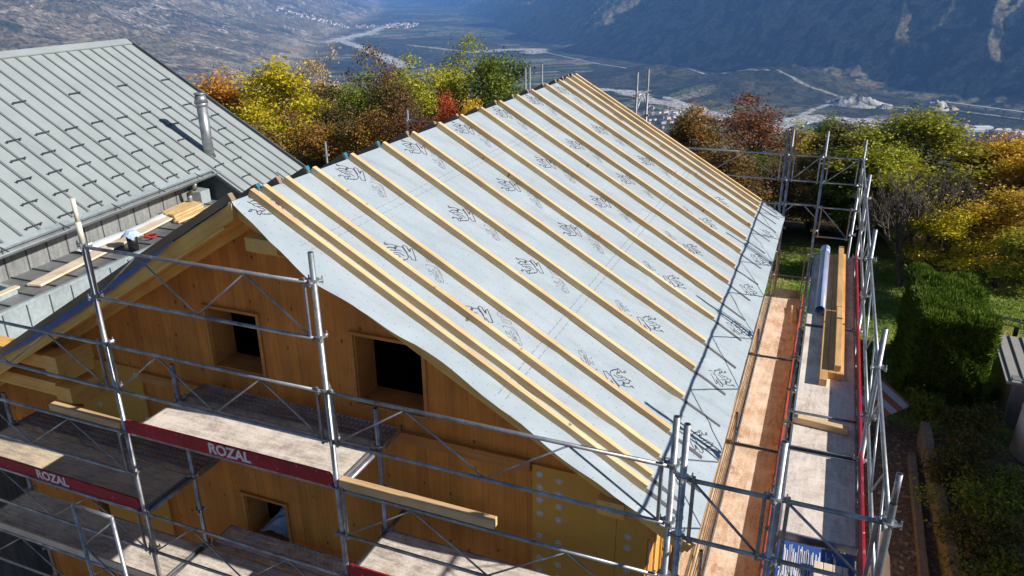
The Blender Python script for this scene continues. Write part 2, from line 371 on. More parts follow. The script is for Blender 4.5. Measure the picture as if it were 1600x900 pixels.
def polydist(x, y, line):
    d, a = sdist(x, y, line); return np.abs(d), a
def land_colour(x, y, z, dR, dL, aR, spur, rg, fine):
    n1 = fbm(x/260, y/260, 5, 101); n2 = fbm(x/45, y/45, 4, 111); n3 = fbm(x/14, y/14, 3, 121); n4 = fbm(x/900, y/900, 3, 131)
    def c(r, g_, b_): return np.array([r, g_, b_])
    def lerp(A, B, t): return A*(1-t[..., None]) + B*t[..., None]
    one = np.ones(x.shape+(3,))
    # forest / scrub on the floor
    col = lerp(one*c(0.040,0.050,0.030), one*c(0.085,0.080,0.045), sstep(0.38, 0.62, n1))
    col = lerp(col, one*c(0.020,0.028,0.018), sstep(0.45, 0.62, n2)*0.8)
    # patchwork fields
    th = -0.72; u = (x*math.cos(th)-y*math.sin(th)); v = (x*math.sin(th)+y*math.cos(th))
    row = np.floor(v/70); uu = u/210 + row*0.37
    cell = _h(np.floor(uu), row, 7); c2 = _h(np.floor(uu), row, 17)
    fld = np.where((cell < .35)[..., None], c(0.13,0.17,0.055), np.where((cell < .6)[..., None], c(0.22,0.18,0.11), np.where((cell < .8)[..., None], c(0.10,0.10,0.06), c(0.30,0.27,0.20))))
    fmask = sstep(0.47, 0.53, n4)*((dL > -2600) & (dR < -250) & (c2 < 0.65))
    col = lerp(col, fld*(0.85+0.3*n3[..., None]), fmask*0.85)
    # left slope: brown scrub, vineyards in strips, pale dry patches
    lm = sstep(-250, 150, dL)
    lc = lerp(one*c(0.13,0.105,0.075), one*c(0.075,0.068,0.045), sstep(0.42, 0.6, n1))
    lc = lerp(lc, one*c(0.035,0.042,0.028), sstep(0.50, 0.64, fbm(x/420+9, y/420, 5, 141)))
    lc = lerp(lc, one*c(0.27,0.235,0.19), sstep(0.56, 0.66, fbm(x/90, y/150, 6, 151, .62))*0.7)
    sc2 = fbm(x/28, y/28, 4, 155, .6); lc = lerp(lc, one*c(0.028,0.032,0.022), sstep(0.50, 0.58, sc2)*0.65)
    row2 = np.floor((z+0.05*x)/14); s2 = _h(np.floor(aR/160), row2, 27)
    vin = np.where((s2 < .3)[..., None], c(0.22,0.17,0.09), np.where((s2 < .55)[..., None], c(0.13,0.12,0.07), np.where((s2 < .75)[..., None], c(0.10,0.085,0.055), c(0.27,0.23,0.17))))
    lc = lerp(lc, vin, sstep(-420, -470, z)*0.6 + 0.25*sstep(0.5, 0.6, n4))
    tr = np.abs(fbm(x/520, y/520, 4, 161)-0.5)
    lc = lerp(lc, one*c(0.42,0.38,0.33), (tr < 0.0035)*0.8)
    tr2 = np.abs(fbm(x/260+4, y/260, 3, 171)-0.5)
    lc = lerp(lc, one*c(0.40,0.36,0.30), (tr2 < 0.003)*sstep(-380, -440, z)*0.8)
    lc = lc*(1.25+0.9*n3[..., None])
    col = lerp(col, lc, lm)
    # right mountain: dark conifers, rusty broadleaf, grey rock on the spurs
    rm = sstep(-40, 60, dR)
    rc = lerp(one*c(0.016,0.026,0.020), one*c(0.15,0.135,0.075), sstep(0.44, 0.58, n2))
    rc = lerp(rc, one*c(0.17,0.12,0.075), sstep(0.55, 0.66, fbm(x/60+5, y/60, 4, 181))*0.6)
    rock = sstep(0.60, 0.72, fbm(aR/160, dR/900, 5, 191))*sstep(0.5, 0.75, spur)*sstep(250, 700, dR)
    rc = lerp(rc, one*c(0.34,0.31,0.29), rock*0.8)
    rc = rc*(0.9+1.1*n3[..., None])
    col = lerp(col, rc, rm)
    # river gravel and pits
    def paint(line, wdt, cc, k=1.0, nz=0.5):
        nonlocal col
        d, a = polydist(x, y, line); f = 1-sstep(wdt*0.55, wdt, d + wdt*nz*2*(n2-0.5)); col = lerp(col, one*np.array(cc), f*k)
    WH = (0.62,0.60,0.56)
    paint([(-2500,4350),(-3024,4952),(-3722,5702),(-4316,6300),(-4423,6620),(-4550,7169),(-5000,8235),(-4931,8803)], 70, WH, .9)
    paint([(-4235,6079),(-4423,6620),(-4550,7169)], 130, WH, .85, .9)
    paint([(-2504,5480),(-2378,5704),(-2169,5800),(-2100,5560)], 110, (0.55,0.50,0.42), .9, .7)
    paint([(-2504,5418),(-2817,5563),(-3365,5934)], 40, (0.45,0.40,0.33), .8, .9)
    paint([(-1148,3710),(-945,3703),(-742,3441),(-599,3322),(-483,3229),(-383,3119)], 62, WH, .9, .9)
    paint([(-700,3520),(-520,3330),(-420,3200)], 20, WH, .8, .9)
    paint([(-675,3276),(-510,3103)], 50, (0.16,0.20,0.09), .9, .3)
    paint([(-1950,4809),(-1811,5042)], 90, (0.20,0.26,0.12), .8, .4)
    paint([(-213,2781),(-143,3042),(-60,3211),(60,3189),(190,3180)], 75, WH, .9, .8)
    paint([(-219,2500),(-143,3062),(-60,3400),(-10,3520)], 16, (0.5,0.48,0.45), .9, .3)
    paint([(-10,3520),(200,3560),(434,3560),(800,3300)], 14, (0.42,0.40,0.36), .8, .3)
    paint([(-2095,5660),(-1481,4963),(-1048,4568),(-718,4300),(-119,3800),(104,3650)], 12, (0.45,0.43,0.40), .8, .2)
    paint([(250,3230),(520,3130),(800,3000)], 60, (0.40,0.38,0.35), .7, .9)
    # near ground
    r = np.hypot(x, y-4)
    nm = 1-sstep(60, 260, r)
    col = lerp(col, lerp(one*c(0.055,0.06,0.028), one*c(0.12,0.085,0.04), sstep(.4, .6, fbm(x/6, y/6, 4, 201))), nm)
    return np.clip(col, 0.008, 0.8)

def terrain(name, az0, az1, naz, radii, centre, closed=False):
    az = np.linspace(az0, az1, naz, endpoint=not closed)
    A, Rr = np.meshgrid(az, radii)
    x = centre[0] + Rr*np.sin(A); y = centre[1] + Rr*np.cos(A)
    z, dR, dL, aR, spur, rg, fine = height(x, y)
    col = land_colour(x, y, z, dR, dL, aR, spur, rg, fine)
    nr = len(radii); co = np.stack([x, y, z], -1).reshape(-1, 3)
    i, j = np.meshgrid(np.arange(nr-1), np.arange(naz if closed else naz-1), indexing='ij')
    j2 = (j+1) % naz
    q = np.stack([i*naz+j, i*naz+j2, (i+1)*naz+j2, (i+1)*naz+j], -1).reshape(-1, 4)[:, ::-1]
    me = bpy.data.meshes.new(name); me.vertices.add(len(co)); me.vertices.foreach_set('co', co.ravel())
    me.loops.add(q.size); me.loops.foreach_set('vertex_index', q.ravel().astype(np.int32))
    me.polygons.add(len(q)); me.polygons.foreach_set('loop_start', np.arange(0, q.size, 4, dtype=np.int32))
    me.update(calc_edges=True)
    at = me.color_attributes.new('land', 'FLOAT_COLOR', 'POINT')
    at.data.foreach_set('color', np.concatenate([col.reshape(-1, 3), np.ones((len(co), 1))], 1).ravel().astype(np.float32))
    return me
def landmat():
    m, n, b = mat('land', 0.95, 0, 0.1)
    at = N(n, 'ShaderNodeAttribute'); at.attribute_name = 'land'
    v = coords(n, (1,1,1)); f = noise(n, v, 0.045, 8, 0.75); f2 = noise(n, v, 0.35, 5, 0.7)
    c = mix(n, 0.85, at.outputs['Color'], ramp(n, f, [(0.38, g(0.08)), (0.62, g(0.92))]), 'OVERLAY')
    n.links.new(c, b.inputs['Base Color']); bump(n, b, f, 1.0, 22.0); return m
MT['land'] = landmat()
def nearmat():
    m, n, b = mat('near_ground', 0.95, 0, 0.1)
    v = coords(n); s = sepxyz(n, v)
    f = noise(n, v, 0.9, 6); f2 = noise(n, v, 9, 5); f3 = noise(n, v, 30, 4)
    grass = ramp(n, f, [(0.35, (0.08,0.13,0.02)), (0.55, (0.17,0.23,0.04)), (0.7, (0.33,0.30,0.10))])
    grass = mix(n, 0.5, grass, ramp(n, f2, [(0.35, g(0.2)), (0.65, g(0.85))]), 'OVERLAY')
    dirt = ramp(n, f2, [(0.3, (0.10,0.07,0.048)), (0.55, (0.17,0.125,0.09)), (0.72, (0.30,0.25,0.21))])
    dirt = mix(n, 0.5, dirt, ramp(n, f3, [(0.35, g(0.2)), (0.65, g(0.85))]), 'OVERLAY')
    # dirt round the building, grass beyond y = 14, litter under the trees past y = 27
    yy = math_(n, 'ADD', s[1], math_(n, 'MULTIPLY', f, 2.0))
    k = N(n, 'ShaderNodeMapRange'); k.inputs['From Min'].default_value = 14.6; k.inputs['From Max'].default_value = 15.3
    n.links.new(yy, k.inputs['Value'])
    col = mix(n, k.outputs[0], dirt, grass)
    k2 = N(n, 'ShaderNodeMapRange'); k2.inputs['From Min'].default_value = 27; k2.inputs['From Max'].default_value = 31
    n.links.new(yy, k2.inputs['Value'])
    litter = ramp(n, f2, [(0.3, (0.035,0.028,0.015)), (0.7, (0.13,0.08,0.03))])
    col = mix(n, k2.outputs[0], col, litter)
    n.links.new(col, b.inputs['Base Color']); bump(n, b, f2, 0.8, 0.05); return m
MT['near'] = nearmat()
rad = np.concatenate([np.geomspace(58, 1500, 70), np.linspace(1520, 2500, 60)[0:], np.linspace(2512, 7500, 470), np.geomspace(7540, 42000, 130)])
struct(put('valley', terrain('valley', YAW-R(44), YAW+R(44), 1100, rad, (0.0, 4.0)), 'land'))
struct(put('ground', terrain('ground', 0, 2*math.pi, 240, np.concatenate([[0.01], np.linspace(1, 58, 90), [60.5]]), (0.0, 4.0), True), 'near'))
for o in (bpy.data.objects['valley'],):
    for p in o.data.polygons: pass

# the air of the valley
mh = bpy.data.materials.new('haze_air'); mh.use_nodes = True; nh = mh.node_tree; nh.nodes.clear()
pv = nh.nodes.new('ShaderNodeVolumePrincipled'); oh = nh.nodes.new('ShaderNodeOutputMaterial')
pv.inputs['Color'].default_value = (0.20, 0.45, 0.98, 1); pv.inputs['Density'].default_value = 0.000066; pv.inputs['Anisotropy'].default_value = 0.0
nh.links.new(pv.outputs[0], oh.inputs['Volume'])
hz = MB().box(-48000, 30000, -30000, 48000, -560, 352)
struct(put('haze', hz.mesh('haze'), mh), 'stuff')

# grass blades on the lit meadow
def grass_patch():
    rnd = np.random.RandomState(5); n_ = 42000
    x = rnd.uniform(1.0, 16, n_); y = rnd.uniform(15.2, 27, n_); 
    z = near_h(x, y); h = rnd.uniform(0.04, 0.13, n_)*(0.6+0.9*vn(x*.8, y*.8, 4)); a = rnd.uniform(0, math.pi, n_); wd = rnd.uniform(0.008, 0.02, n_)
    lx, ly = rnd.normal(0, .035, n_), rnd.normal(0, .035, n_)
    p0 = np.stack([x-wd*np.cos(a), y-wd*np.sin(a), z-0.01], 1); p1 = np.stack([x+wd*np.cos(a), y+wd*np.sin(a), z-0.01], 1); p2 = np.stack([x+lx, y+ly, z+h], 1)
    co = np.stack([p0, p1, p2], 1).reshape(-1, 3)
    me = bpy.data.meshes.new('grass'); me.from_pydata(co.tolist(), [], np.arange(n_*3).reshape(-1, 3).tolist()); me.update(); return me
mg, ng, bg_ = mat('grass_blades', 0.8, 0, 0.2)
cg = ramp(ng, noise(ng, coords(ng), 0.9, 5), [(0.35, (0.11,0.18,0.02)), (0.55, (0.20,0.27,0.045)), (0.7, (0.38,0.33,0.12))])
ng.links.new(cg, bg_.inputs['Base Color'])
o = put('grass', grass_patch(), mg); struct(o, 'stuff')

# ================================================================== TIMBER HOUSE
AL = R(30.44); RX, RZ = -1.351, 2.453-0.08/math.cos(AL)      # ridge line of the membrane surface
ca, sa = math.cos(AL), math.sin(AL)
MR = Matrix(((ca,0,sa,RX),(0,1,0,0),(-sa,0,ca,RZ),(0,0,0,1)))            # local x = down the right slope, y = along ridge, z = normal
ML = Matrix(((-ca,0,-sa,RX),(0,1,0,0),(-sa,0,ca,RZ),(0,0,0,1)))          # mirrored for the left slope (left-handed: only for boxes)
ML = Matrix.Translation((RX,0,RZ)) @ Matrix.Rotation(math.pi, 4, 'Z') @ Matrix.Rotation(AL, 4, 'Y')   # x down-left, y towards camera
WY = 1.2; XL, XR = -6.45, 2.60; YB = 10.6; GZ = -6.1
house = root('timber_house', 'new timber house with grey roof membrane under rows of pale battens, wrapped in scaffolding', 'house', (RX, WY, GZ))
def roof_under(x): return RZ - abs(x-RX)*math.tan(AL) - 0.155/ca
def wall_mesh(y0, y1, holes, x0=XL, x1=XR, zb=GZ):
    mb = MB(); xs = sorted({x0, x1, RX, *[h[0] for h in holes], *[h[1] for h in holes]})
    for a, b_ in zip(xs, xs[1:]):
        cols = sorted([(h[2], h[3]) for h in holes if h[0] <= a+1e-6 and h[1] >= b_-1e-6]); z = zb
        for (hz0, hz1) in cols: mb.box(a, b_, y0, y1, z, hz0); z = hz1
        ta, tb = roof_under(a), roof_under(b_)
        mb.add([(a,y0,z),(b_,y0,z),(b_,y1,z),(a,y1,z),(a,y0,ta),(b_,y0,tb),(b_,y1,tb),(a,y1,ta)], [(0,3,2,1),(4,5,6,7),(0,1,5,4),(1,2,6,5),(2,3,7,6),(3,0,4,7)])
    return mb
WIN = [(-2.44,-1.74,0.18,0.93),(-0.53,0.27,0.12,0.92),(-2.34,-1.72,-2.17,-1.54),(-5.0,-4.3,-2.75,-1.2),(0.1,1.0,-3.0,-1.75),(-5.02,-4.55,-0.9,-0.42)]
def skin(me):
    """keep only one face where boxes share a side"""
    bm = bmesh.new(); bm.from_mesh(me); bmesh.ops.remove_doubles(bm, verts=bm.verts, dist=1e-5)
    seen = {}; kill = []
    for f in bm.faces:
        k = tuple(sorted(v.index for v in f.verts))
        if k in seen: kill += [f, seen[k]]
        else: seen[k] = f
    bmesh.ops.delete(bm, geom=list(set(kill)), context='FACES'); bmesh.ops.recalc_face_normals(bm, faces=bm.faces); bm.to_mesh(me); bm.free(); return me
wm = wall_mesh(WY, WY+0.30, WIN).mesh('wall'); skin(wm)
put('wall', wm, 'wall', house)
side = MB().box(XR-0.3, XR, WY+0.302, YB, GZ, roof_under(XR)+0.0)
mk('wall', side, 'panel', house)
mk('wall', MB().box(XL, XL+0.3, WY+0.302, YB, GZ, roof_under(XL)), 'wall', house)
mk('wall', wall_mesh(YB+0.002, YB+0.3, []), 'wall', house)
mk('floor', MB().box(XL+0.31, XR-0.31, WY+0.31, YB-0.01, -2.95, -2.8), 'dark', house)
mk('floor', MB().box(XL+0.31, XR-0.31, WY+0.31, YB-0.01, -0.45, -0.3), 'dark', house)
# windows
for k, (a, b_, z0, z1) in enumerate(WIN):
    fr = MB(); t = 0.03; y0 = WY-0.022
    fr.box(a-0.035, b_+0.045, y0-0.012, WY-0.003, z1-0.005, z1+0.028)
    fr.box(b_-0.004, b_+0.035, y0, WY-0.003, z0-0.03, z1-0.006)
    fr.box(a-0.03, a+0.004, y0, WY-0.003, z0-0.03, z1-0.006)
    fr.box(a+0.005, b_-0.005, y0, WY-0.003, z0-0.03, z0-0.002)
    wo_ = mk('window', fr, 'trim', house)
    rv = MB(); d = 0.34
    rv.box(a+0.002, a+0.02, WY+0.002, WY+d, z0+0.002, z1-0.002); rv.box(b_-0.02, b_-0.002, WY+0.002, WY+d, z0+0.002, z1-0.002)
    rv.box(a+0.021, b_-0.021, WY+0.002, WY+d, z0+0.002, z0+0.02); rv.box(a+0.021, b_-0.021, WY+0.002, WY+d, z1-0.02, z1-0.002)
    mk('reveal', rv, 'trim', wo_)
# string board across the gable and wood-fibre panels with discs
mk('string_board', MB().box(-3.62, 1.42, WY-0.055, WY-0.003, -0.235, -0.105), 'trim', house)
def panel(x0, x1, z0, z1, discs, clip_roof=False):
    mb = MB()
    if clip_roof:
        mb.add([(x0,WY-0.03,z0),(x1,WY-0.03,z0),(x1,WY-0.03,roof_under(x1)-0.01),(x0,WY-0.03,z1),(x0,WY-0.003,z0),(x1,WY-0.003,z0),(x1,WY-0.003,roof_under(x1)-0.01),(x0,WY-0.003,z1)],
               [(0,1,2,3),(4,7,6,5),(0,4,5,1),(1,5,6,2),(2,6,7,3),(3,7,4,0)])
    else: mb.box(x0, x1, WY-0.03, WY-0.003, z0, z1)
    p_ = mk('insulation_panel', mb, 'panel', house)
    dm = None
    for (dx, dz) in discs:
        if dm is None:
            dmb = MB(); dmb.tube((0,0,0),(0,-0.006,0),0.036,0.033,14)
            for i in range(6):
                t_ = i*math.pi/3; dmb.tube((0.02*math.cos(t_),-0.006,0.02*math.sin(t_)),(0.02*math.cos(t_),-0.0075,0.02*math.sin(t_)),0.007,0.007,6)
            dm = dmb.mesh('fixing_disc'); dm.materials.append(MT['disc']); dm.materials.append(MT['steel_dark'])
            for p in dm.polygons:
                if math.hypot(p.center.x, p.center.z) > 0.004 and p.center.y < -0.0058 and p.area < 0.0005: p.material_index = 1  # holes are painted as dark spots, standing in for shaded recesses
        put('fixing_disc', dm, None, p_, T(dx, WY-0.031, dz))
    return p_
dz_ = [-0.24,-0.39,-0.54,-0.70,-0.98,-1.26,-1.42,-1.70,-2.0,-2.3]
panel(1.44, 2.30, -2.9, -0.145, [(1.52,z) for z in dz_]+[(1.72,z-0.03) for z in dz_])
panel(2.304, XR+0.0, -2.9, -0.145, [(2.42,z) for z in (-0.72,-0.85,-1.12,-1.36,-1.55,-1.8,-2.1)], True)
panel(-4.78, -3.64, -2.9, -0.075, [(-4.5,-0.13),(-4.15,-0.15),(-3.72,-0.17),(-4.48,-0.42),(-4.12,-0.45),(-3.7,-0.48),(-4.46,-0.73),(-4.12,-0.72),(-3.68,-0.8),(-4.42,-1.05),(-4.1,-1.05),(-3.66,-1.1),(-3.9,-1.9),(-3.72,-2.0),(-3.88,-2.15),(-3.70,-2.3)])
# side-wall battens and discs on the right flank
sl = MB()
for i in range(26): sl.box(XR+0.002, XR+0.022, WY+0.02+i*0.36, WY+0.05+i*0.36, -3.2, -0.75)
mk('wall_lath', sl, 'pine_y', house)

# purlins, corbels
def purlin(x0, x1, zt, zb, y0=0.68, ch=0.10):
    mb = MB(); xm = (x0+x1)/2
    mb.add([(x0,y0,zt),(x1,y0,zt),(x1,y0,zb+0.02),(x0,y0,zb+0.02), (x0,WY-0.004,zt),(x1,WY-0.004,zt),(x1,WY-0.004,zb-0.06),(x0,WY-0.004,zb-0.06),
            (x0,y0+ch,zb-0.06),(x1,y0+ch,zb-0.06)],
           [(0,3,2,1),(0,1,5,4),(3,8,9,2),(8,7,6,9),(0,4,7,8,3),(1,2,9,6,5),(4,5,6,7)])
    return mk('purlin', mb, 'glulam_y', house)
purlin(-1.20, -0.84, 2.05, 1.90, 0.60, 0.16)
purlin(-4.62, -4.40, 0.16, -0.14, 0.70, 0.12)
purlin(-4.66, -4.40, -0.30, -0.52, 0.78, 0.14)
purlin(2.24, 2.48, 0.03, -0.13, 0.655, 0.08)
mk('eave_beam', MB().box(-6.6, -4.66, 0.80, 1.0, -0.46, -0.28), 'glulam', house)
mk('eave_beam', MB().box(-5.9, -4.67, 0.82, 1.04, -0.12, 0.06), 'glulam', house)

# roof: sheathing, membrane (right and left)
def slab(w_, y0, y1, s0, s1, t0, t1, name, m):
    # ends meet on the vertical plane through the ridge
    mb = MB(); e0, e1 = t0*math.tan(AL), t1*math.tan(AL)
    mb.add([(s0+e1 if s0 == 0 else s0, y0, -t1),(s1,y0,-t1),(s1,y1,-t1),(s0+e1 if s0 == 0 else s0,y1,-t1),(s0+e0 if s0 == 0 else s0,y0,-t0),(s1,y0,-t0),(s1,y1,-t0),(s0+e0 if s0 == 0 else s0,y1,-t0)],
           [(0,3,2,1),(4,5,6,7),(0,1,5,4),(1,2,6,5),(2,3,7,6),(3,0,4,7)])
    return mk(name, mb, m, house, w_)
slab(MR, 0.72, 11.12, 0, 5.13, 0.032, 0.15, 'sheathing', 'glulam')
slab(ML, -11.12, -0.66, 0, 6.45, 0.012, 0.15, 'sheathing', 'glulam')
# soffit mouldings on the left verge
mk('verge_trim', MB().box(0.25, 6.4, -0.712, -0.663, -0.175, -0.151), 'glulam', house, ML)
mk('verge_trim', MB().box(0.42, 6.4, -WY+0.004, -WY+0.06, -0.24, -0.152), 'glulam', house, ML)
EDGE = [(0.0,.67),(.3,.62),(.57,.54),(1.11,.48),(1.62,.52),(2.19,.65),(2.84,.63),(3.47,.62),(4.0,.59),(4.35,.60),(4.85,.70),(5.17,.73)]
def membrane_mesh(sgn):
    ns, ny = 150, 300; s = np.linspace(0, 5.165 if sgn > 0 else 6.48, ns); es = np.interp(s, [e[0] for e in EDGE], [e[1] for e in EDGE]) + 0.012*np.sin(s*5.1)
    if sgn < 0: es = np.full(ns, 0.64)
    tt = np.linspace(0, 1, ny)
    S = np.repeat(s[:, None], ny, 1); Y = es[:, None] + (11.14-es[:, None])*tt[None, :]
    # soft folds, strongest low on the slope, quiet under the battens
    f1 = fbm(S*0.9+2, Y*2.2, 4, 301); f2 = fbm(S*2.2, Y*1.1, 3, 311)
    amp = 0.004 + 0.010*np.clip((S-1.5)/3.5, 0, 1)
    Z = amp*(f1-0.5)*1.6 + 0.006*(f2-0.5) + 0.003
    wr = fbm(S*1.1+Y*.35+7, Y*1.9-S*.5, 4, 321, 0.5, True); Z = Z + (0.002+0.008*np.clip((S-1.2)/3.0, 0, 1))*np.clip(wr-0.58, 0, 1)*5.0
    wv = np.exp(-((Y-es[:, None])/0.06)**2); Z = Z - wv*0.022*(0.7+0.6*np.sin(S*7.0)) 
    Z = Z - 0.010*np.clip((S-4.7)/0.46, 0, 1)**2*(sgn > 0) + 0.006*np.clip((S-4.4)/0.5, 0, 1)*np.sin(Y*3.1)
    Z[0, :] = 0.003
    if sgn < 0: Y = -Y
    co = np.stack([S, Y, Z], -1).reshape(-1, 3); i, j = np.meshgrid(np.arange(ns-1), np.arange(ny-1), indexing='ij')
    q = np.stack([i*ny+j, (i+1)*ny+j, (i+1)*ny+j+1, i*ny+j+1], -1).reshape(-1, 4)
    if sgn < 0: q = q[:, ::-1]
    me = bpy.data.meshes.new('roof_membrane'); me.from_pydata(co.tolist(), [], q.tolist()); me.update()
    for p in me.polygons: p.use_smooth = True
    return me
memR = put('roof_membrane', membrane_mesh(1), 'membrane', house, MR)
memL = put('roof_membrane', membrane_mesh(-1), 'membrane', house, ML)
def arc(a, b_, n_=16): return [a+(b_-a)*i/n_ for i in range(n_+1)]
fl = MB()
ss = arc(0.9, 4.55, 24)
for k in range(24):
    h0 = 0.012+0.065*math.sin(math.pi*(ss[k]-0.9)/3.65)**0.8; h1 = 0.012+0.065*math.sin(math.pi*(ss[k+1]-0.9)/3.65)**0.8
    y_ = -0.632
    fl.add([(ss[k],y_,0.0),(ss[k+1],y_,0.0),(ss[k+1],y_+0.012,-h1),(ss[k],y_+0.012,-h0),(ss[k],y_-0.004,0.0),(ss[k+1],y_-0.004,0.0),(ss[k+1],y_+0.008,-h1),(ss[k],y_+0.008,-h0)],
           [(0,1,2,3),(7,6,5,4),(0,4,5,1),(2,6,7,3)])
mk('membrane_flap', fl, 'blue', house, ML)
mk('eave_board', MB().box(5.135, 5.175, 0.78, 11.1, -0.16, -0.020), 'pine_y', house, MR)
mk('eave_board', MB().box(6.455, 6.495, -11.1, -0.66, -0.16, -0.010), 'pine_y', house, ML)

YS = [0.89,1.07,1.411,1.872,2.586,3.287,4.012,4.751,5.451,6.158,6.889,7.64,8.339,9.112,9.844,10.275,10.649,10.894]
LS = 4.574
rnd = random.Random(4)
tapes = []
def batten_mesh(L_, wob):
    mb = MB(); n_ = 6
    vs = []; 
    for i in range(n_+1):
        x = L_*i/n_; dy = wob*math.sin(i*1.3+wob*400)
        vs += [(x,-0.03+dy,0.0),(x,0.03+dy,0.0),(x,0.03+dy,0.076),(x,-0.03+dy,0.076)]
    fs = [(0,1,2,3), tuple(4*n_+i for i in (3,2,1,0))]
    for i in range(n_):
        for k in range(4): fs.append((4*i+k, 4*(i+1)+k, 4*(i+1)+(k+1)%4, 4*i+(k+1)%4))
    mb.add(vs, fs); me = mb.mesh('roof_batten', 0.0025); me.materials.append(MT['pine']); return me
for i, y in enumerate(YS):
    me = batten_mesh(LS, rnd.uniform(-.003,.003))
    put('roof_batten', me, None, house, MR @ T(0.0, y+0.03, 0.004))
    tapes.append((y+0.03, 5.03+rnd.uniform(-.05,.05)-(0.02 if i%2 else 0)))
    yl = y+0.03+rnd.choice((-.045,-.03,.0)) if i else 0.70
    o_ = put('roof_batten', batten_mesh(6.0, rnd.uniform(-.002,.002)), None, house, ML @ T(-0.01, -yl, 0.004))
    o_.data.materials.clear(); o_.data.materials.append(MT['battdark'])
    if i in (1, 3, 4, 5): mk('painted_end', MB().box(-0.0125, -0.009, -0.029, 0.029, 0.006, 0.074), 'cyan', house, ML @ T(-0.01, -yl, 0.004))

# printed griffin-like line emblem and outlined lettering, repeated on the membrane
EMB = [[(-0.201, -0.007), (-0.176, -0.005), (-0.16, 0.014), (-0.14, 0.045), (-0.115, 0.065), (-0.097, 0.081)], [(-0.201, -0.007), (-0.174, -0.025), (-0.157, -0.001)], [(-0.143, -0.089), (-0.121, -0.091), (-0.129, -0.051), (-0.114, -0.002), (-0.084, 0.022), (-0.082, 0.073), (-0.063, 0.107), (-0.046, 0.12)], [(-0.121, -0.091), (-0.094, -0.075), (-0.08, -0.036), (-0.055, -0.012), (-0.044, 0.032), (-0.013, 0.05)], [(-0.134, -0.033), (-0.106, -0.0), (-0.08, 0.016), (-0.099, 0.06), (-0.081, 0.084)], [(-0.094, -0.075), (-0.064, -0.081), (-0.041, -0.053), (-0.027, -0.015), (-0.0, 0.008), (0.049, 0.012)], [(-0.044, -0.061), (-0.022, -0.057), (0.003, -0.031), (0.031, -0.034)], [(-0.039, -0.183), (-0.045, -0.153), (-0.032, -0.144), (-0.023, -0.171), (-0.032, -0.184), (-0.039, -0.183)], [(-0.032, -0.144), (-0.013, -0.115), (0.012, -0.126), (0.009, -0.075), (0.029, -0.084), (0.022, -0.057)], [(-0.013, -0.115), (0.039, -0.146), (0.054, -0.131), (0.035, -0.099), (0.056, -0.104)], [(0.056, -0.104), (0.072, -0.079), (0.085, -0.026)], [(0.058, -0.084), (0.083, -0.059), (0.099, -0.01), (0.09, 0.026)], [(-0.046, 0.12), (-0.061, 0.152), (-0.054, 0.179), (-0.028, 0.185), (0.004, 0.158)], [(-0.046, 0.12), (-0.01, 0.105), (0.016, 0.094), (0.058, 0.065), (0.084, 0.041), (0.09, 0.026)], [(0.004, 0.158), (0.045, 0.139), (0.017, 0.19), (0.032, 0.138), (0.002, 0.168)], [(0.014, 0.182), (0.024, 0.217), (0.052, 0.189), (0.096, 0.146), (0.163, 0.076)], [(0.163, 0.076), (0.131, 0.041), (0.084, 0.071), (0.072, 0.057)], [(-0.095, 0.038), (-0.065, 0.008), (-0.079, 0.05), (-0.074, 0.015)], [(-0.055, 0.144), (0.043, 0.087)], [(0.029, -0.084), (0.031, -0.047)]]
LET = [[(0.12, 0.269), (0.154, 0.232), (0.178, 0.248), (0.176, 0.289), (0.154, 0.309), (0.144, 0.285)], [(0.12, 0.269), (0.117, 0.299), (0.143, 0.312)], [(0.192, 0.208), (0.188, 0.259), (0.225, 0.307), (0.259, 0.316)], [(0.206, 0.213), (0.237, 0.187), (0.272, 0.213), (0.308, 0.243), (0.297, 0.273), (0.269, 0.281), (0.221, 0.25), (0.206, 0.213)], [(0.222, 0.222), (0.252, 0.268)], [(0.24, 0.208), (0.274, 0.248)], [(0.254, 0.125), (0.274, 0.115), (0.264, 0.148), (0.281, 0.161), (0.299, 0.161), (0.322, 0.19), (0.36, 0.179)], [(0.312, 0.078), (0.348, 0.051), (0.361, 0.082), (0.333, 0.086), (0.312, 0.078)], [(0.379, -0.001), (0.374, 0.031), (0.393, 0.034)], [(0.361, 0.069), (0.348, 0.151)], [(0.384, 0.054), (0.361, 0.152)], [(0.409, 0.043), (0.382, 0.147)], [(0.435, 0.023), (0.394, 0.147)], [(0.454, 0.026), (0.426, 0.112)], [(0.336, 0.208), (0.382, 0.204), (0.425, 0.165), (0.484, 0.109)], [(0.361, 0.183), (0.393, 0.174), (0.437, 0.136)], [(0.418, 0.092), (0.444, 0.098), (0.462, 0.058), (0.447, 0.05), (0.418, 0.092)], [(0.466, 0.04), (0.508, 0.029), (0.534, 0.047), (0.518, 0.078), (0.488, 0.091), (0.469, 0.074)], [(0.49, 0.042), (0.511, 0.049)], [(0.435, 0.023), (0.491, 0.003), (0.522, 0.02)]]
def line_mesh(lines, wd, name, m):
    mb = MB()
    for pl in lines:
        for (a, b_), (c, d) in zip(pl, pl[1:]):
            dx, dy = c-a, d-b_; L_ = math.hypot(dx, dy) or 1; nx, ny = -dy/L_*wd, dx/L_*wd; ex, ey = dx/L_*wd*.6, dy/L_*wd*.6
            mb.add([(a-nx-ex,b_-ny-ey,0),(c-nx+ex,d-ny+ey,0),(c+nx+ex,d+ny+ey,0),(a+nx-ex,b_+ny-ey,0)], [(0,1,2,3)])
    me = mb.mesh(name); me.materials.append(MT[m]); return me
em = line_mesh(EMB, 0.0042, 'printed_emblem', 'ink'); lm_ = line_mesh(LET, 0.0022, 'printed_lettering', 'ink2')
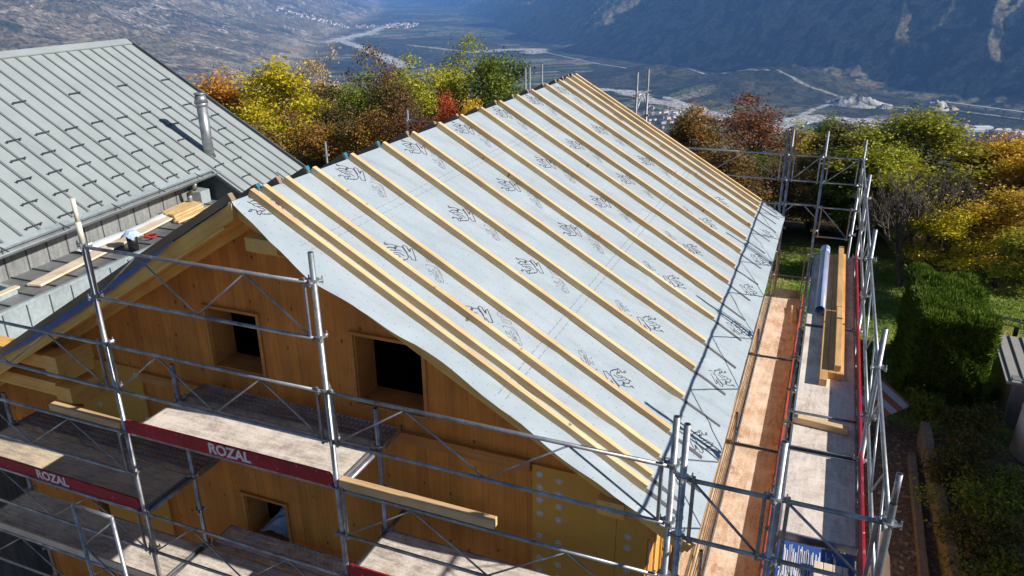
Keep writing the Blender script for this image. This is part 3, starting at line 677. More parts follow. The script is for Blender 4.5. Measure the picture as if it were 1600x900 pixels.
def surf_z(s, y):
    es = float(np.interp(s, [e[0] for e in EDGE], [e[1] for e in EDGE]))
    f1 = float(fbm(np.array([s*0.9+2]), np.array([y*2.2]), 4, 301)[0]); f2 = float(fbm(np.array([s*2.2]), np.array([y*1.1]), 3, 311)[0])
    amp = 0.004+0.010*min(1, max(0, (s-1.5)/3.5))
    wr = float(fbm(np.array([s*1.1+y*.35+7]), np.array([y*1.9-s*.5]), 4, 321, 0.5, True)[0])
    return (0.002+0.008*min(1, max(0, (s-1.2)/3)))*min(1, max(0, wr-.58))*5.0 + amp*(f1-.5)*1.6 + 0.006*(f2-.5) + 0.003 - 0.022*(0.7+0.6*math.sin(s*7))*math.exp(-((y-es)/0.06)**2) - 0.010*min(1, max(0, (s-4.7)/0.46))**2 + 0.006*min(1, max(0, (s-4.4)/.5))*math.sin(y*3.1)
for (ty, te) in tapes:
    tp = MB(); n_ = 60
    for k in range(n_):
        a, b_ = 0.1+(te-0.1)*k/n_, 0.1+(te-0.1)*(k+1)/n_; q = [(a,ty-.026),(b_,ty-.026),(b_,ty+.026),(a,ty+.026)]
        tp.add([(p, y_, surf_z(p, y_)+0.0055) for p, y_ in q], [(0,1,2,3)])
    mk('sealing_tape', tp, 'tape', house, MR)
def stamp(me, name, s, y, flip):
    m2 = me.copy(); 
    sg_ = -1 if flip else 1
    for v in m2.vertices:
        a, b_ = s + sg_*v.co.x, y + sg_*v.co.y
        v.co = (a, b_, surf_z(a, b_) + 0.0022)
    return put(name, m2, None, memR, MR)
for k in range(8):
    if k < 7: stamp(em, 'printed_emblem', 0.21, 0.90+1.447*k, False); stamp(lm_, 'printed_lettering', 0.15, 0.90+1.447*k, False)
    if k < 7:
        stamp(em, 'printed_emblem', 1.36, 1.64+1.447*k, False); stamp(lm_, 'printed_lettering', 1.36, 1.64+1.447*k, False)
        stamp(em, 'printed_emblem', 2.38, 1.56+1.47*k, False); 
        if k < 6: stamp(lm_, 'printed_lettering', 2.38, 1.56+1.47*k, False)
    if k < 6:
        stamp(em, 'printed_emblem', 3.88, 2.21+1.455*k, True); stamp(lm_, 'printed_lettering', 3.92, 2.21+1.455*k, True)
        stamp(em, 'printed_emblem', 4.92, 2.15+1.465*k, True)
for s0 in (0.76, 0.85, 3.04, 3.12):
    dl = MB(); y = 0.75
    while y < 11.0:
        za, zb = surf_z(s0, y)+.0021, surf_z(s0, y+.09)+.0021
        dl.add([(s0-.0025,y,za),(s0+.0025,y,za),(s0+.0025,y+.09,zb),(s0-.0025,y+.09,zb)], [(0,1,2,3)]); y += 0.12
    put('overlap_marking', dl.mesh('overlap_marking'), 'ink2', memR, MR)
# crumpled foil in the small window
ff = MB(); rnd2 = random.Random(2)
def crumple(x0, x1, y0, y1, z0, nx, ny, hfn, amp, name):
    mb = MB(); vs = []
    r_ = random.Random(7)
    for i in range(nx+1):
        for j in range(ny+1):
            x = x0+(x1-x0)*i/nx; y = y0+(y1-y0)*j/ny; vs.append((x, y, z0+hfn(i/nx, j/ny)+r_.uniform(0, amp)))
    fs = [(i*(ny+1)+j, (i+1)*(ny+1)+j, (i+1)*(ny+1)+j+1, i*(ny+1)+j+1) for i in range(nx) for j in range(ny)]
    n0 = len(vs); vs += [(a, b_, c-0.004) for a, b_, c in vs]; fs += [tuple(k+n0 for k in f[::-1]) for f in fs]
    mb.add(vs, fs); return mb
o = mk('plastic_foil', crumple(-2.24, -1.75, WY+0.05, WY+0.40, -2.143, 7, 5, lambda a, b_: 0.22*math.sin(math.pi*min(1, a*1.1))*(0.3+0.7*b_), 0.05, 'f'), 'ltblue')
tag(o, 'crumpled pale blue foil lying in the small low gable window', 'foil')

# ================================================================== SCAFFOLDING
LB, LC, WD = 2.557, 2.967, 0.71
XA, X0 = -LB, -LB-3.0
_cup = MB(); _cup.tube((0,0,-.008),(0,0,.008),.047,.047,14)
for t_ in (0.3, 2.4, 4.5):
    _cup.tube((0.040*math.cos(t_),0.040*math.sin(t_),-.012),(0.074*math.cos(t_),0.074*math.sin(t_),-.006),.019,.013,8)
    _cup.tube((0.068*math.cos(t_),0.068*math.sin(t_),-.034),(0.068*math.cos(t_),0.068*math.sin(t_),.030),.009,.006,6)
CUP = _cup.mesh('coupling'); CUP.materials.append(MT['steel'])
rs = random.Random(9)
def post(x, y, z0, z1, label, cup_top, n_cups=14, m='steel', spigot=None, grp='upright tubes of the scaffolding'):
    mb = MB(); zt = z1 - (0.22 if spigot else 0)
    mb.tube((0,0,0),(0,0,zt-z0),.0242,.0242,16,cap=not spigot)
    if zt > z1-0.01:      # tube stays capped; its hollow is painted by the black disc
        pass
    o = mk('scaffold_post', mb, m, None, T(x, y, z0), smooth=True)
    tag(o, label, 'scaffold post', grp)
    if spigot:
        mk('spigot', MB().tube((0,0,zt-z0),(0,0,z1-z0),.0195,.0195,14), spigot, o, T(x, y, z0), smooth=True)
    mk('painted_hollow', MB().tube((0,0,0),(0,0,.002),.0165 if not spigot else .013,.0165 if not spigot else .013,14), 'black', o, T(x, y, z1+0.0002))  # black disc paints the dark inside of the tube end
    k = 0; z = cup_top
    while z > z0+0.3 and k < n_cups:
        put('coupling', CUP, None, o, T(x, y, z+0.012) @ Matrix.Rotation(rs.uniform(0, 6.28), 4, 'Z')); z -= 0.5; k += 1
    return o
def frame(p0, p1, zt, zb, label, pat='M', grp='lattice guardrail frames', m='steel'):
    """guardrail frame between two posts: top and bottom rail, two end uprights, thin lacing"""
    p0, p1 = Vector((*p0, 0)), Vector((*p1, 0)); d = (p1-p0).normalized(); L_ = (p1-p0).length
    r_ = root('guardrail_frame', label, 'guardrail', (p0.x, p0.y, zb), grp)
    a0, a1 = p0 + d*0.075, p1 - d*0.075
    def at(t, z): q = a0.lerp(a1, t); return Vector((q.x, q.y, z))
    mk('rail', MB().tube(at(0, zt)-d*.05, at(1, zt)+d*.05, .0165, n=12), m, r_, smooth=True)
    mk('rail', MB().tube(at(0, zb)-d*.05, at(1, zb)+d*.05, .0165, n=12), m, r_, smooth=True)
    for t in (0, 1): mk('upright', MB().beam(at(t, zb-0.035), at(t, zt+0.035), .026, .026, d), m, r_, bev=.004)
    pts = {'M': [(0,zb),(.25,zt),(.5,zb),(.75,zt),(1,zb)], '\\': [(0,zt),(1,zb)], '/': [(0,zb),(1,zt)], 'W': [(0,zt),(.25,zb),(.5,zt),(.75,zb),(1,zt)]}[pat]
    for (t0, za), (t1, zb_) in zip(pts, pts[1:]):
        mk('brace', MB().tube(at(t0, za+(-.012 if za == zt else .012)), at(t1, zb_+(-.012 if zb_ == zt else .012)), .0085 if L_ > 1.2 else .0105, n=8), m, r_, smooth=True)
    return r_
def deck(x0, x1, y0, y1, z, label, m, along=0, slots=False, cat='scaffold deck', grp='walking decks of the scaffolding', edge='steel'):
    r_ = root('scaffold_deck', label, cat, ((x0+x1)/2, (y0+y1)/2, z-0.05), grp)
    e = 0.018
    if slots:
        mb = MB(); pts = []
        nx = int((x1-x0)/0.055) if along == 0 else int((x1-x0)/0.085); ny = int((y1-y0)/0.085) if along == 0 else int((y1-y0)/0.055)
        # plate with raised ribs and gaps
        if along == 0:
            w_ = (x1-x0-2*e)/nx
            for i in range(nx): mb.box(x0+e+i*w_, x0+e+(i+.62)*w_, y0+e, y1-e, z-0.006, z)
            for j in range(4):
                yy = y0+e+(y1-y0-2*e)*j/4; mb.box(x0+e, x1-e, yy, yy+0.045, z-0.004, z+0.0015)
        else:
            w_ = (y1-y0-2*e)/ny
            for i in range(ny): mb.box(x0+e, x1-e, y0+e+i*w_, y0+e+(i+.62)*w_, z-0.006, z)
            for j in range(4):
                xx = x0+e+(x1-x0-2*e)*j/4; mb.box(xx, xx+0.03, y0+e, y1-e, z-0.004, z+0.0015)
        mk('platform', mb, m, r_)
    else:
        mk('platform', MB().box(x0+e, x1-e, y0+e, y1-e, z-0.012, z), m, r_)
    for q in ((x0, x1, y0, y0+e-.001), (x0, x1, y1-e+.001, y1)): mk('edge_rail', MB().box(*q, z-0.065, z+0.006), edge, r_, bev=.003)
    for q in ((x0, x0+e-.001, y0+e, y1-e), (x1-e+.001, x1, y0+e, y1-e)): mk('edge_rail', MB().box(*q, z-0.065, z+0.006), edge, r_)
    return r_
def toe(p0, p1, z, label, m='red', h=0.15, text=None, tpos=None, t=0.022, grp='toe boards'):
    p0, p1 = Vector((*p0, 0)), Vector((*p1, 0)); d = (p1-p0).normalized(); n_ = Vector((0,0,1)).cross(d)
    q = MB(); L_ = (p1-p0).length; c = .03
    prof = [(0,0),(L_,0),(L_,h-c),(L_-c,h),(c,h),(0,h-c)]; vs = []
    for s_ in (-t/2, t/2):
        for (a, b_) in prof: vs.append(p0 + d*a + n_*s_ + Vector((0,0,z+b_)))
    k = len(prof); fs = [tuple(range(k-1, -1, -1)), tuple(range(k, 2*k))] + [(i, (i+1) % k, k+(i+1) % k, k+i) for i in range(k)]
    q.add(vs, fs); o = mk('toe_board', q, m, bev=.002); tag(o, label, 'toe board', grp)
    if text:
        me = text_mesh(text, 0.155, 0.005); me.materials.clear(); me.materials.append(MT['white'])
        W_ = Matrix.Translation(p0 + d*tpos - n_*(t/2+0.0018) + Vector((0,0,z+h*0.5))) @ Matrix((( d.x,0,-n_.x,0),(d.y,0,-n_.y,0),(0,1,0,0),(0,0,0,1)))
        put('lettering', me, None, o, W_)
    return o
def transom(p0, p1, label, r_=.024, grp='cross tubes under the decks'):
    o = mk('scaffold_transom', MB().tube(p0, p1, r_, n=14), 'steel', smooth=True); return tag(o, label, 'cross tube', grp)

FR = GZ
# front row
post(XA, 0, FR, 2.05, 'tall front scaffold post with a cream tip, left of the two gable windows', 2.0, m='steel', spigot=None)
mk('post_sleeve', MB().tube((0,0,0),(0,0,.20),.0255,.0255,14).tube((0,0,.20),(0,0,.42),.021,.020,14), 'cream', None, T(XA, 0, 2.03), smooth=True)
tag(bpy.data.objects['post_sleeve'], 'cream painted tube end slipped over the left front scaffold post', 'tube sleeve')
post(0, 0, FR, 2.25, 'front scaffold post standing midway before the gable, between its two upper windows', 2.0)
post(LC, 0, FR, 1.40, 'first of the paired scaffold posts at the near right eave corner, on the gable side', 1.0)
post(X0, 0, FR, 1.2, 'front scaffold post just beyond the left edge of the picture', 1.0)
# inner row
post(XA, WD, FR, 0.42, 'inner scaffold post by the gable, behind the tall cream tipped post', -0.0)
post(0, WD, FR, 0.43, 'inner scaffold post by the gable, under the right hand upper window', 0.0)
post(X0, WD, FR, -0.55, 'inner scaffold post at the far left end of the gable decks', -1.0)
post(LC, WD, FR, -0.62, 'inner scaffold post at the right corner of the gable', -1.0)
def F_(xa, xb, zt, lab, pat='M'): frame((xa, -0.028), (xb, -0.028), zt, zt-0.5, lab, pat)
F_(XA, 0, 2.0, 'topmost guardrail frame, crossing the gable above the left upper window')
F_(XA, 0, 1.0, 'guardrail frame above the lettered red board, in front of the left upper window')
F_(XA, 0, -1.0, 'guardrail frame before the small low window with foil in it')
F_(XA, 0, -2.0, 'lowest guardrail frame of the middle front bay, at the bottom edge')
F_(0, LC, 1.0, 'long guardrail frame from middle post to corner posts, crossing the right upper window')
F_(0, LC, 0.0, 'guardrail frame with a pale timber lying along its top rail')
F_(0, LC, -1.0, 'guardrail frame in the right front bay below the deck edge')
F_(X0, XA, 1.0, 'upper left guardrail frame, in front of the purlin ends')
F_(X0, XA, 0.0, 'left guardrail frame carrying a short timber on its top rail')
F_(X0, XA, -1.0, 'guardrail frame under the lettered board at the left edge')
F_(X0, XA, -2.0, 'lowest left guardrail frame beneath the shaded deck')
# decks of the front
deck(XA+0.03, -0.03, 0.03, WD-0.03, 0.0, 'sunlit dusty plywood deck behind the lettered red board in mid gable', 'ply')
deck(XA+0.03, 0.03, WD+0.05, WY-0.12, 0.0, 'dark slotted steel console deck against the gable under the two upper windows', 'console', slots=True)
toe((XA+0.03, -0.012), (-0.03, -0.012), 0.008, 'dark red toe board lettered ROZAL on the sunlit middle deck', 'red', text='ROZAL', tpos=1.33)
deck(X0+0.03, XA-0.03, 0.03, WD-0.03, -1.0, 'left deck half in sun and half in shade, one level below the middle deck', 'ply_yel')
deck(X0+0.03, XA+0.03, WD+0.05, WY-0.10, -1.0, 'dark slotted console deck against the gable at the far left', 'console', slots=True)
toe((X0+0.03, -0.012), (XA-0.03, -0.012), -0.992, 'faded red toe board lettered ROZAL on the left deck', 'red', text='ROZAL', tpos=-3.92-X0)
deck(X0+0.03, XA-0.03, 0.03, WD-0.03, -2.0, 'lower left deck, mostly shaded, with a bare timber toe board', 'ply')
toe((X0+0.03, -0.012), (XA-0.03, -0.012), -1.992, 'bare timber toe board on the lower left deck', 'pine_pale', h=.10)
deck(XA+0.03, -0.03, 0.03, WD-0.03, -2.0, 'lower middle deck at the bottom edge, below the foil window', 'ply')
deck(XA+0.03, 0.0, WD+0.05, WY-0.10, -2.0, 'slotted console deck at the foot of the small low window, partly sunlit', 'ply', slots=True)
deck(0.03, LC-0.03, 0.03, WD+0.0, -1.0, 'sunlit plywood deck in the right front bay at the bottom edge', 'ply')
deck(0.03, LC-0.03, 0.03, WD-0.03, -3.0, 'deck hidden low in the right front bay', 'ply')
toe((0.03, -0.012), (LC-0.03, -0.012), -0.992, 'dark red toe board without lettering on the right front deck', 'red')
for (x, z, l) in ((XA, 0.0, 'cross tube under the left end of the lettered middle deck'), (0, 0.0, 'cross tube sticking out at the right end of the lettered middle deck'), (XA, -1.0, 'cross tube at the right end of the half shaded left deck'),
                  (XA, -2.0, 'cross tube between the lower left and lower middle decks'), (0, -1.0, 'cross tube at the left end of the right front deck'), (LC, -1.0, 'cross tube at the right end of the right front deck'), (0, -2.0, 'cross tube below the right end of the lower middle deck'), (X0, -1.0, 'cross tube at the left end of the left deck')):
    transom((x, 0, z-0.045), (x, WD+ (0.40 if z > -1.5 and x < 1 else 0), z-0.045), l)
# small ladder frame in front, bottom left
lf = root('ladder_frame', 'narrow upright tube frame with zigzag bracing standing before the lower left deck', 'tube frame', (-2.5, -0.8, FR))
a_, b_ = Vector((-2.44, -.80, 0)), Vector((-1.95, -.80, 0))
for q in (a_, b_): mk('upright', MB().tube(q+Vector((0,0,FR)), q+Vector((0,0,-.30)), .0185, n=12), 'steel', lf, smooth=True)
mk('rail', MB().tube(a_+Vector((0,0,-.31)), b_+Vector((0,0,-.31)), .0185, n=12), 'steel', lf, smooth=True)
z_ = -0.36; k = 0
while z_ > -3.2:
    p, q = (b_, a_) if k % 2 == 0 else (a_, b_)
    mk('brace', MB().tube(p+Vector((0,0,z_)), q+Vector((0,0,z_-0.42)), .011, n=8), 'steel', lf, smooth=True); z_ -= 0.42; k += 1

# right-hand side run
XC, XE, XD, YS0 = 3.062, 3.687, 4.372, -0.137
YP = [YS0, 2.15, 5.2, 8.2, 11.15]
post(XC, YS0, FR, 1.44, 'second of the paired scaffold posts at the near right eave corner', 1.0)
post(XE, YS0, FR, 1.45, 'near scaffold post between the two side decks', 1.0)
post(XD, YS0, FR, 1.38, 'nearest outer scaffold post, thick stepped tube at the lower right', 1.0, spigot='steel')
ordn = ['', 'second', 'third', 'fourth', 'fifth and farthest']
for i, y in enumerate(YP[1:], 1):
    post(XD, y, FR, 1.38, f'{ordn[i]} outer scaffold post counted from the near end of the side run', 1.0)
    if i < 4: post(XE, y, FR, -0.06, f'{ordn[i]} post from the near end between the side decks, cut at deck height', -0.5)
    if i < 4: post(XC-.05, y+0.02, FR, -1.5, f'{ordn[i]} short inner post under the eave, counted from the near end', -2.0)
post(XC, YP[4], FR, 1.5, 'inner one of the far corner posts beyond the eave', 1.0)
post(XC-0.09, YP[4]+.02, FR, 1.5, 'post standing tight beside the inner far corner post', 1.0)
yt_ = post(XE, YP[4], FR, 1.5, 'far middle post with a yellow tag, beyond the end of the side decks', 1.0)
mk('yellow_tag', MB().tube((0,0,0),(0,0,.10),.0262,.0262,14,cap=False), plain('yellow_tape', (0.6,0.42,0.03), .6), yt_, T(XE, YP[4], -0.55))
for yy, nm in ((YS0, 'near'), (YP[4], 'far')):
    frame((XC, yy), (XE, yy), 1.0, 0.5, f'short {nm} end guardrail frame between the inner and middle posts', '\\' if nm == 'near' else '/')
    frame((XE, yy), (XD, yy), 1.0, 0.5, f'short {nm} end guardrail frame between the middle and outer posts', '\\' if nm == 'near' else '/')
frame((XE, YP[4]), (XD, YP[4]), 0.0, -0.6, 'lower short frame at the far end of the side run, below the upper one', '\\')
frame((XC, YP[4]), (XE, YP[4]), -1.0, -1.85, 'dark end gate with a kick plate closing the far end of the lower side deck', '/') if False else None
gt = root('end_gate', 'dark end gate with a kick plate closing the far end of the lower side deck', 'gate', (3.3, YP[4], -2.0))
for x in (XC+.03, XE-.10): mk('upright', MB().beam((x, YP[4]-.03, -2.0), (x, YP[4]-.03, -1.0), .025, .025, (1,0,0)), 'steel_dark', gt)
for z in (-1.0, -1.5): mk('rail', MB().tube((XC+.03, YP[4]-.03, z), (XE-.10, YP[4]-.03, z), .014, n=8), 'steel_dark', gt)
mk('kick_plate', MB().box(XC+.045, XE-.115, YP[4]-.04, YP[4]-.02, -1.98, -1.80), 'steel_dark', gt)
tb = root('transom_bracket', 'far cross tube with two gusset plates between the inner and middle corner posts', 'cross tube', (XC, YP[4], 0))
mk('tube', MB().tube((XC, YP[4], 0.02), (XE, YP[4], 0.02), .024, n=12), 'steel', tb, smooth=True)
mk('gusset', MB().beam((XC+.02, YP[4], -0.14), (XC+.17, YP[4], 0.0), .01, .04, (0,1,0)), 'steel', tb)
mk('gusset', MB().beam((XE-.02, YP[4], -0.22), (XE-.25, YP[4], 0.0), .01, .05, (0,1,0)), 'steel', tb)
bay = ['nearest', 'second', 'third', 'farthest']
for i in range(4):
    ya, yb = YP[i], YP[i+1]
    frame((XD, ya), (XD, yb), 1.0, 0.43, f'{bay[i]} outer guardrail frame along the side deck, seen almost end on')
    if i < 3:
        if i > 0: deck(XE+.045, XD-.03, ya+.03, yb-.03, 0.0, f'{"near" if i==1 else "far"} half shaded plywood deck of the upper side run by the long timbers', 'ply_y', 1)
        toe((XD-.012, ya+.04), (XD-.012, yb-.04), 0.008, f'{bay[i]} bright red toe board along the outer side posts', 'red')
    deck(XC-.03, XE-.055, ya+.03, yb-.03, -2.0, f'{bay[i]} brown stained plywood deck of the lower side run, under the eave', 'ply_brown', 1)
    toe((XE-.038, ya+.04), (XE-.038, yb-.04), -1.992, f'{bay[i]} faded red toe board between the two side decks', 'red_o')
    deck(XR+.13, XR+.27, ya+.06, yb-.03, -2.0, f'{bay[i]} narrow dusty console board right below the eave', 'osb', 1)
    deck(XR+.29, XC-.05, ya+.06, yb-.03, -2.0, f'{bay[i]} perforated steel plank beside the lower side deck', 'osb', 1, slots=True)
deck(XE+.045, XD-.03, YS0+.98, YP[1]-.03, 0.0, 'first plywood deck of the upper side run, beyond the blue wrapped bundle', 'ply_y', 1)
for i, y in enumerate(YP):
    transom((XC, y, -2.05), (XE, y, -2.05), f'{(["nearest"]+ordn[1:])[i]} cross tube under the lower side deck')
    if i < 4: transom((XE, y, -0.05), (XD, y, -0.05), f'{(["nearest"]+ordn[1:])[i]} cross tube under the upper side deck')
transom((XE-.02, 2.85, -0.02+.03), (XD, 2.85, 0.01), 'thin dark bar lying across the upper side deck near a short timber', .012)
# back gable run, seen beyond the ridge
frame((0.02, YP[4]), (XC-.1, YP[4]), 1.0, 0.5, 'long guardrail frame of the back gable, in front of the reddish tree')
frame((0.02, YP[4]), (XC-.1, YP[4]), 0.0, -0.5, 'lower guardrail frame of the back gable, almost hidden by the roof')
post(-0.06, YP[4]-.02, FR, 2.47, 'left post of the high ladder shaped frame above the far end of the ridge', 2.0, 2)
post(0.00, YP[4]+.71, FR, 2.46, 'right post of the high ladder shaped frame above the far end of the ridge', 2.0, 2)
transom((-0.06, YP[4]-.02, 2.0), (0.0, YP[4]+.71, 2.0), 'cross tube joining the two high posts above the far ridge end')
transom((-2.5, YP[4], 1.95), (-0.06, YP[4], 1.95), 'handrail tube running from the high posts behind the ridge', .017)
transom((-0.06, YP[4]-.02, 1.62), (-0.02, YP[4]+.25, 1.98), 'left gusset strut of the high ladder shaped frame', .012)
transom((0.0, YP[4]+.71, 1.62), (-0.03, YP[4]+.45, 1.98), 'right gusset strut of the high ladder shaped frame', .012)
post(-2.50, YP[4]-.05, FR, 2.48, 'left one of three post tips showing above the ridge by the green tree', 2.0, 1)
post(-2.42, YP[4]+.0, FR, 2.50, 'middle one of three post tips showing above the ridge by the green tree', 2.0, 1)
post(-2.40, YP[4]+.71, FR, 2.50, 'right one of three post tips showing above the ridge by the green tree', 2.0, 1)
post(-5.48, YP[4], FR, 1.45, 'lone post tip above the ridge in front of the red bush', 1.2, 1)
transom((-5.48, YP[4], 1.2), (-2.5, YP[4], 1.2), 'handrail tube at the red bush, mostly hidden by the ridge', .017)
post(-7.0, 9.95, FR, 0.83, 'lone post tip at the left part of the ridge, before the brown bushes', 0.5, 1)

# ================================================================== NEIGHBOURING METAL-ROOFED HOUSE
NG = Vector((-8.29, 2.91, 0.45)); ny_ = R(7.846)
uN, vN = Vector((math.cos(ny_), math.sin(ny_), 0)), Vector((-math.sin(ny_), math.cos(ny_), 0))
TN = math.tan(R(30))
def NP(u, w_, off=0.0):                                  # on the pitched roof: u down the slope, w along the eave
    p = NG + uN*u + vN*(w_-0.135*u) + Vector((0,0,-TN*u)); return p + (uN*math.sin(R(30))+Vector((0,0,1))*math.cos(R(30)))*off
def NF(u, v, z): p = NG + uN*u + vN*v; return Vector((p.x, p.y, z))
nb = root('metal_roofed_house', 'neighbouring house with a pale grey standing seam metal roof and flue pipe', 'house', tuple(NF(-4, 2, GZ)))
def prism(pts_top, thick, down=Vector((0,0,-1))):
    mb = MB(); n_ = len(pts_top); low = [p + down*thick for p in pts_top]
    mb.add([*pts_top, *low], [tuple(range(n_)), tuple(range(2*n_-1, n_-1, -1))] + [(i, n_+i, n_+(i+1) % n_, (i+1) % n_) for i in range(n_)]); return mb
W0, WN, WV = -6.0, 5.42, 8.03
top = [NP(-4.15, W0), NP(0.06, W0), NP(0.06, WN), NP(1.9, WN), NP(1.9, WV), NP(-4.15, WV+.06)]
rf = mk('roof', prism(top, 0.06), 'zinc_roof', nb)
bk = [NP(-4.15, W0), NP(-4.15, WV+.06)]; bk2 = [p - uN*4.2 + Vector((0,0,-2.4)) for p in bk]
mk('roof', prism([bk[0], bk[1], bk2[1], bk2[0]], 0.06), 'zinc_roof', nb)
sm_ = MB()
j = 0; w_ = 7.70
while w_ > W0+.1:
    u1 = 1.88 if w_ > WN+0.05 else 0.05
    a, b_ = NP(-4.08, w_), NP(u1, w_); nn = uN*math.sin(R(30))+Vector((0,0,1))*math.cos(R(30))
    mk('standing_seam', MB().beam(a+nn*.014, b_+nn*.014, .045, .024, nn), 'zinc_seam', rf)
    w_ -= 0.366
nn = uN*math.sin(R(30))+Vector((0,0,1))*math.cos(R(30))
cap = MB(); cap.beam(NP(-4.10, W0, .035), NP(-4.10, WV+.05, .035), .22, .03, nn)
mk('ridge_cap', cap, 'zinc_roof', rf)
mk('verge_flashing', MB().beam(NP(-4.12, WV+.06, .02), NP(1.9, WV+.02, .02), .035, .10, nn), 'zinc_dk', rf)
mk('verge_flashing', MB().beam(NP(-4.12, WV+.10, .03), NP(1.9, WV+.06, .03), .03, .06, nn), 'zinc', rf)
SG = [(-2.72,3.54),(-2.67,6.41),(-2.69,4.96),(-2.61,7.87),(-1.85,3.08),(-1.8,3.76),(-1.81,4.48),(-1.78,5.19),(-1.76,5.93),(-1.75,6.65),(-1.72,7.38),(-1.83,2.38),(-1.38,2.66),(-1.35,3.35),(-1.33,4.06),(-1.3,4.77),(-1.32,5.5),(-1.39,1.97),(-0.93,2.26),(-0.91,2.96),(-0.88,3.65),(-0.85,4.36),(-0.86,5.08),(-0.81,5.8),(-0.95,1.58),(-0.48,2.55),(-0.44,3.24),(-0.41,3.96),(-0.4,4.67),(-0.37,5.39),(-0.03,4.99),(-1.24,6.96),(-1.21,7.69),(-0.77,7.27),(-0.33,6.84),(0.11,6.42),(-0.29,7.52),(0.11,5.72),(0.59,5.97),(-1.27,6.2),(-0.48,1.85),(-0.03,4.28),(-0.03,3.55),(-0.03,2.83),(-0.03,2.1),(-0.03,1.4),(-0.48,1.15),(-0.95,0.88),(-0.03,0.7)]
for (u, v) in SG:
    ww = v+0.135*u; mb = MB(); a, b_ = NP(u, ww-.17, .048), NP(u, ww+.17, .048); mb.beam(a, b_, .010, .026, nn)
    for t_ in (0.08, 0.92):
        q = a.lerp(b_, t_); mb.beam(q-nn*.045, q+nn*.012, .02, .025, uN)
    mk('snow_guard', mb, 'zinc_dk', rf)
# eave trim and gutter
mk('eave_trim', MB().beam(NP(0.10, W0, .0), NP(0.10, WN, .0), .10, .05, nn), 'zinc_lt', rf)
gt_ = MB(); n_ = 10
A0, A1 = NP(0.20, W0), NP(0.20, WN+.12); A0.z = A1.z = 0.33
vs = []
for p in (A0, A1):
    for rr in (0.075, 0.068):
        for i in range(n_+1):
            t_ = math.pi + math.pi*i/n_; vs.append(p + uN*(rr*math.cos(t_)) + Vector((0,0,rr*math.sin(t_))))
k = n_+1; fs = []
for i in range(n_): fs += [(i, i+1, 2*k+i+1, 2*k+i), (k+i, 3*k+i, 3*k+i+1, k+i+1)]
fs += [(0, 2*k, 3*k, k), (n_, k+n_, 3*k+n_, 2*k+n_)]
gt_.add(vs, fs); gut = mk('gutter', gt_, 'zinc', nb)
mk('gutter_bead', MB().tube(A0+uN*.078, A1+uN*.078, .011, n=8), 'zinc_lt', gut, smooth=True)
for i in range(9):
    p = NP(0.2, W0+.9+i*1.25); p.z = .33
    mk('gutter_bracket', MB().beam(p-uN*.12+Vector((0,0,.10)), p+uN*.08+Vector((0,0,.02)), .02, .012), 'zinc_dk', gut)
dp = MB(); q0 = NF(0.16, 4.72, 0.26); pts = [q0, NF(0.12,4.74,0.10), NF(-0.05,4.78,-0.02), NF(-0.10,4.80,-0.28)]
dp.path(pts, .05, 12); mk('downpipe', dp, 'zinc', nb, smooth=True)
# walls under the gutter, clad in zinc trays
def trays(a, b_, z0, z1, m, name, step=.44, t=0.02):
    """one clad face from a to b (horizontal), trays with dark joints"""
    d = (b_-a); L_ = d.length; d.normalize(); n2 = Vector((d.y, -d.x, 0)); k = int(L_/step)+1
    r_ = mk(name, MB().add([a-n2*.2, b_-n2*.2, b_, a, a-n2*.2+Vector((0,0,z1-z0)), b_-n2*.2+Vector((0,0,z1-z0)), b_+Vector((0,0,z1-z0)), a+Vector((0,0,z1-z0))],
                     [(0,3,2,1),(4,5,6,7),(0,1,5,4),(1,2,6,5),(2,3,7,6),(3,0,4,7)]), m, nb)
    for i in range(k):
        s_ = i*step+.08
        if s_ > L_: break
        p = a + d*s_ + n2*.006
        mk('tray_joint', MB().beam(p+Vector((0,0,.01)), p+Vector((0,0,z1-z0-.01)), .016, .014, n2), 'zinc_dk', r_)
    return r_
trays(NF(-0.30, 5.5, -0.30), NF(-0.30, -6, -0.30), -0.30, 0.42, 'zinc_wall', 'clad_wall') if False else None
a_, b_ = NF(-0.30, -6, -0.30), NF(-0.30, 5.5, -0.30)
trays(a_, b_, -0.30, 0.44, 'zinc_wall', 'clad_wall')
fu0, fu1 = 0.62, 0.98
a_, b_ = NF(fu0, -6+2, -1.35), NF(fu1, 5.6, -1.35)
trays(a_, b_, -1.35, -0.33, 'zinc_lt', 'parapet_cladding', 0.43)
fr_ = mk('flat_roof', prism([NF(-0.31,-6,-.30), NF(.56,-4,-.33), NF(.97,5.6,-.33), NF(-0.31,5.6,-.30)], .05), 'zinc', nb)
for i in range(24):
    v = -4.5+i*.435
    if v > 5.4: break
    ue = 0.62+(v+4)/9.6*0.36-.06
    mk('flat_seam', MB().beam(NF(-.29, v, -.292), NF(ue, v-.1, -.318), .022, .03), 'zinc_dk', fr_)
mk('edge_strip', MB().beam(NF(.60,-4,-.335), NF(.97,5.6,-.335), .07, .05), 'zinc_lt', nb)
mk('wall', prism([NF(-7.6,-5.5,-.36), NF(.38,-3.5,-.36), NF(.74,5.6,-.36), NF(-7.6,7.7,-.36)], 5.9), 'zinc_wall', nb)
mk('wall', prism([NF(-7.6,5.6,0.0), NF(.4,5.6,-0.0), NF(1.4,5.6,-.62), NF(1.4,7.8,-.62), NF(-7.6,7.8,0)], 6.0), 'zinc_wall', nb)
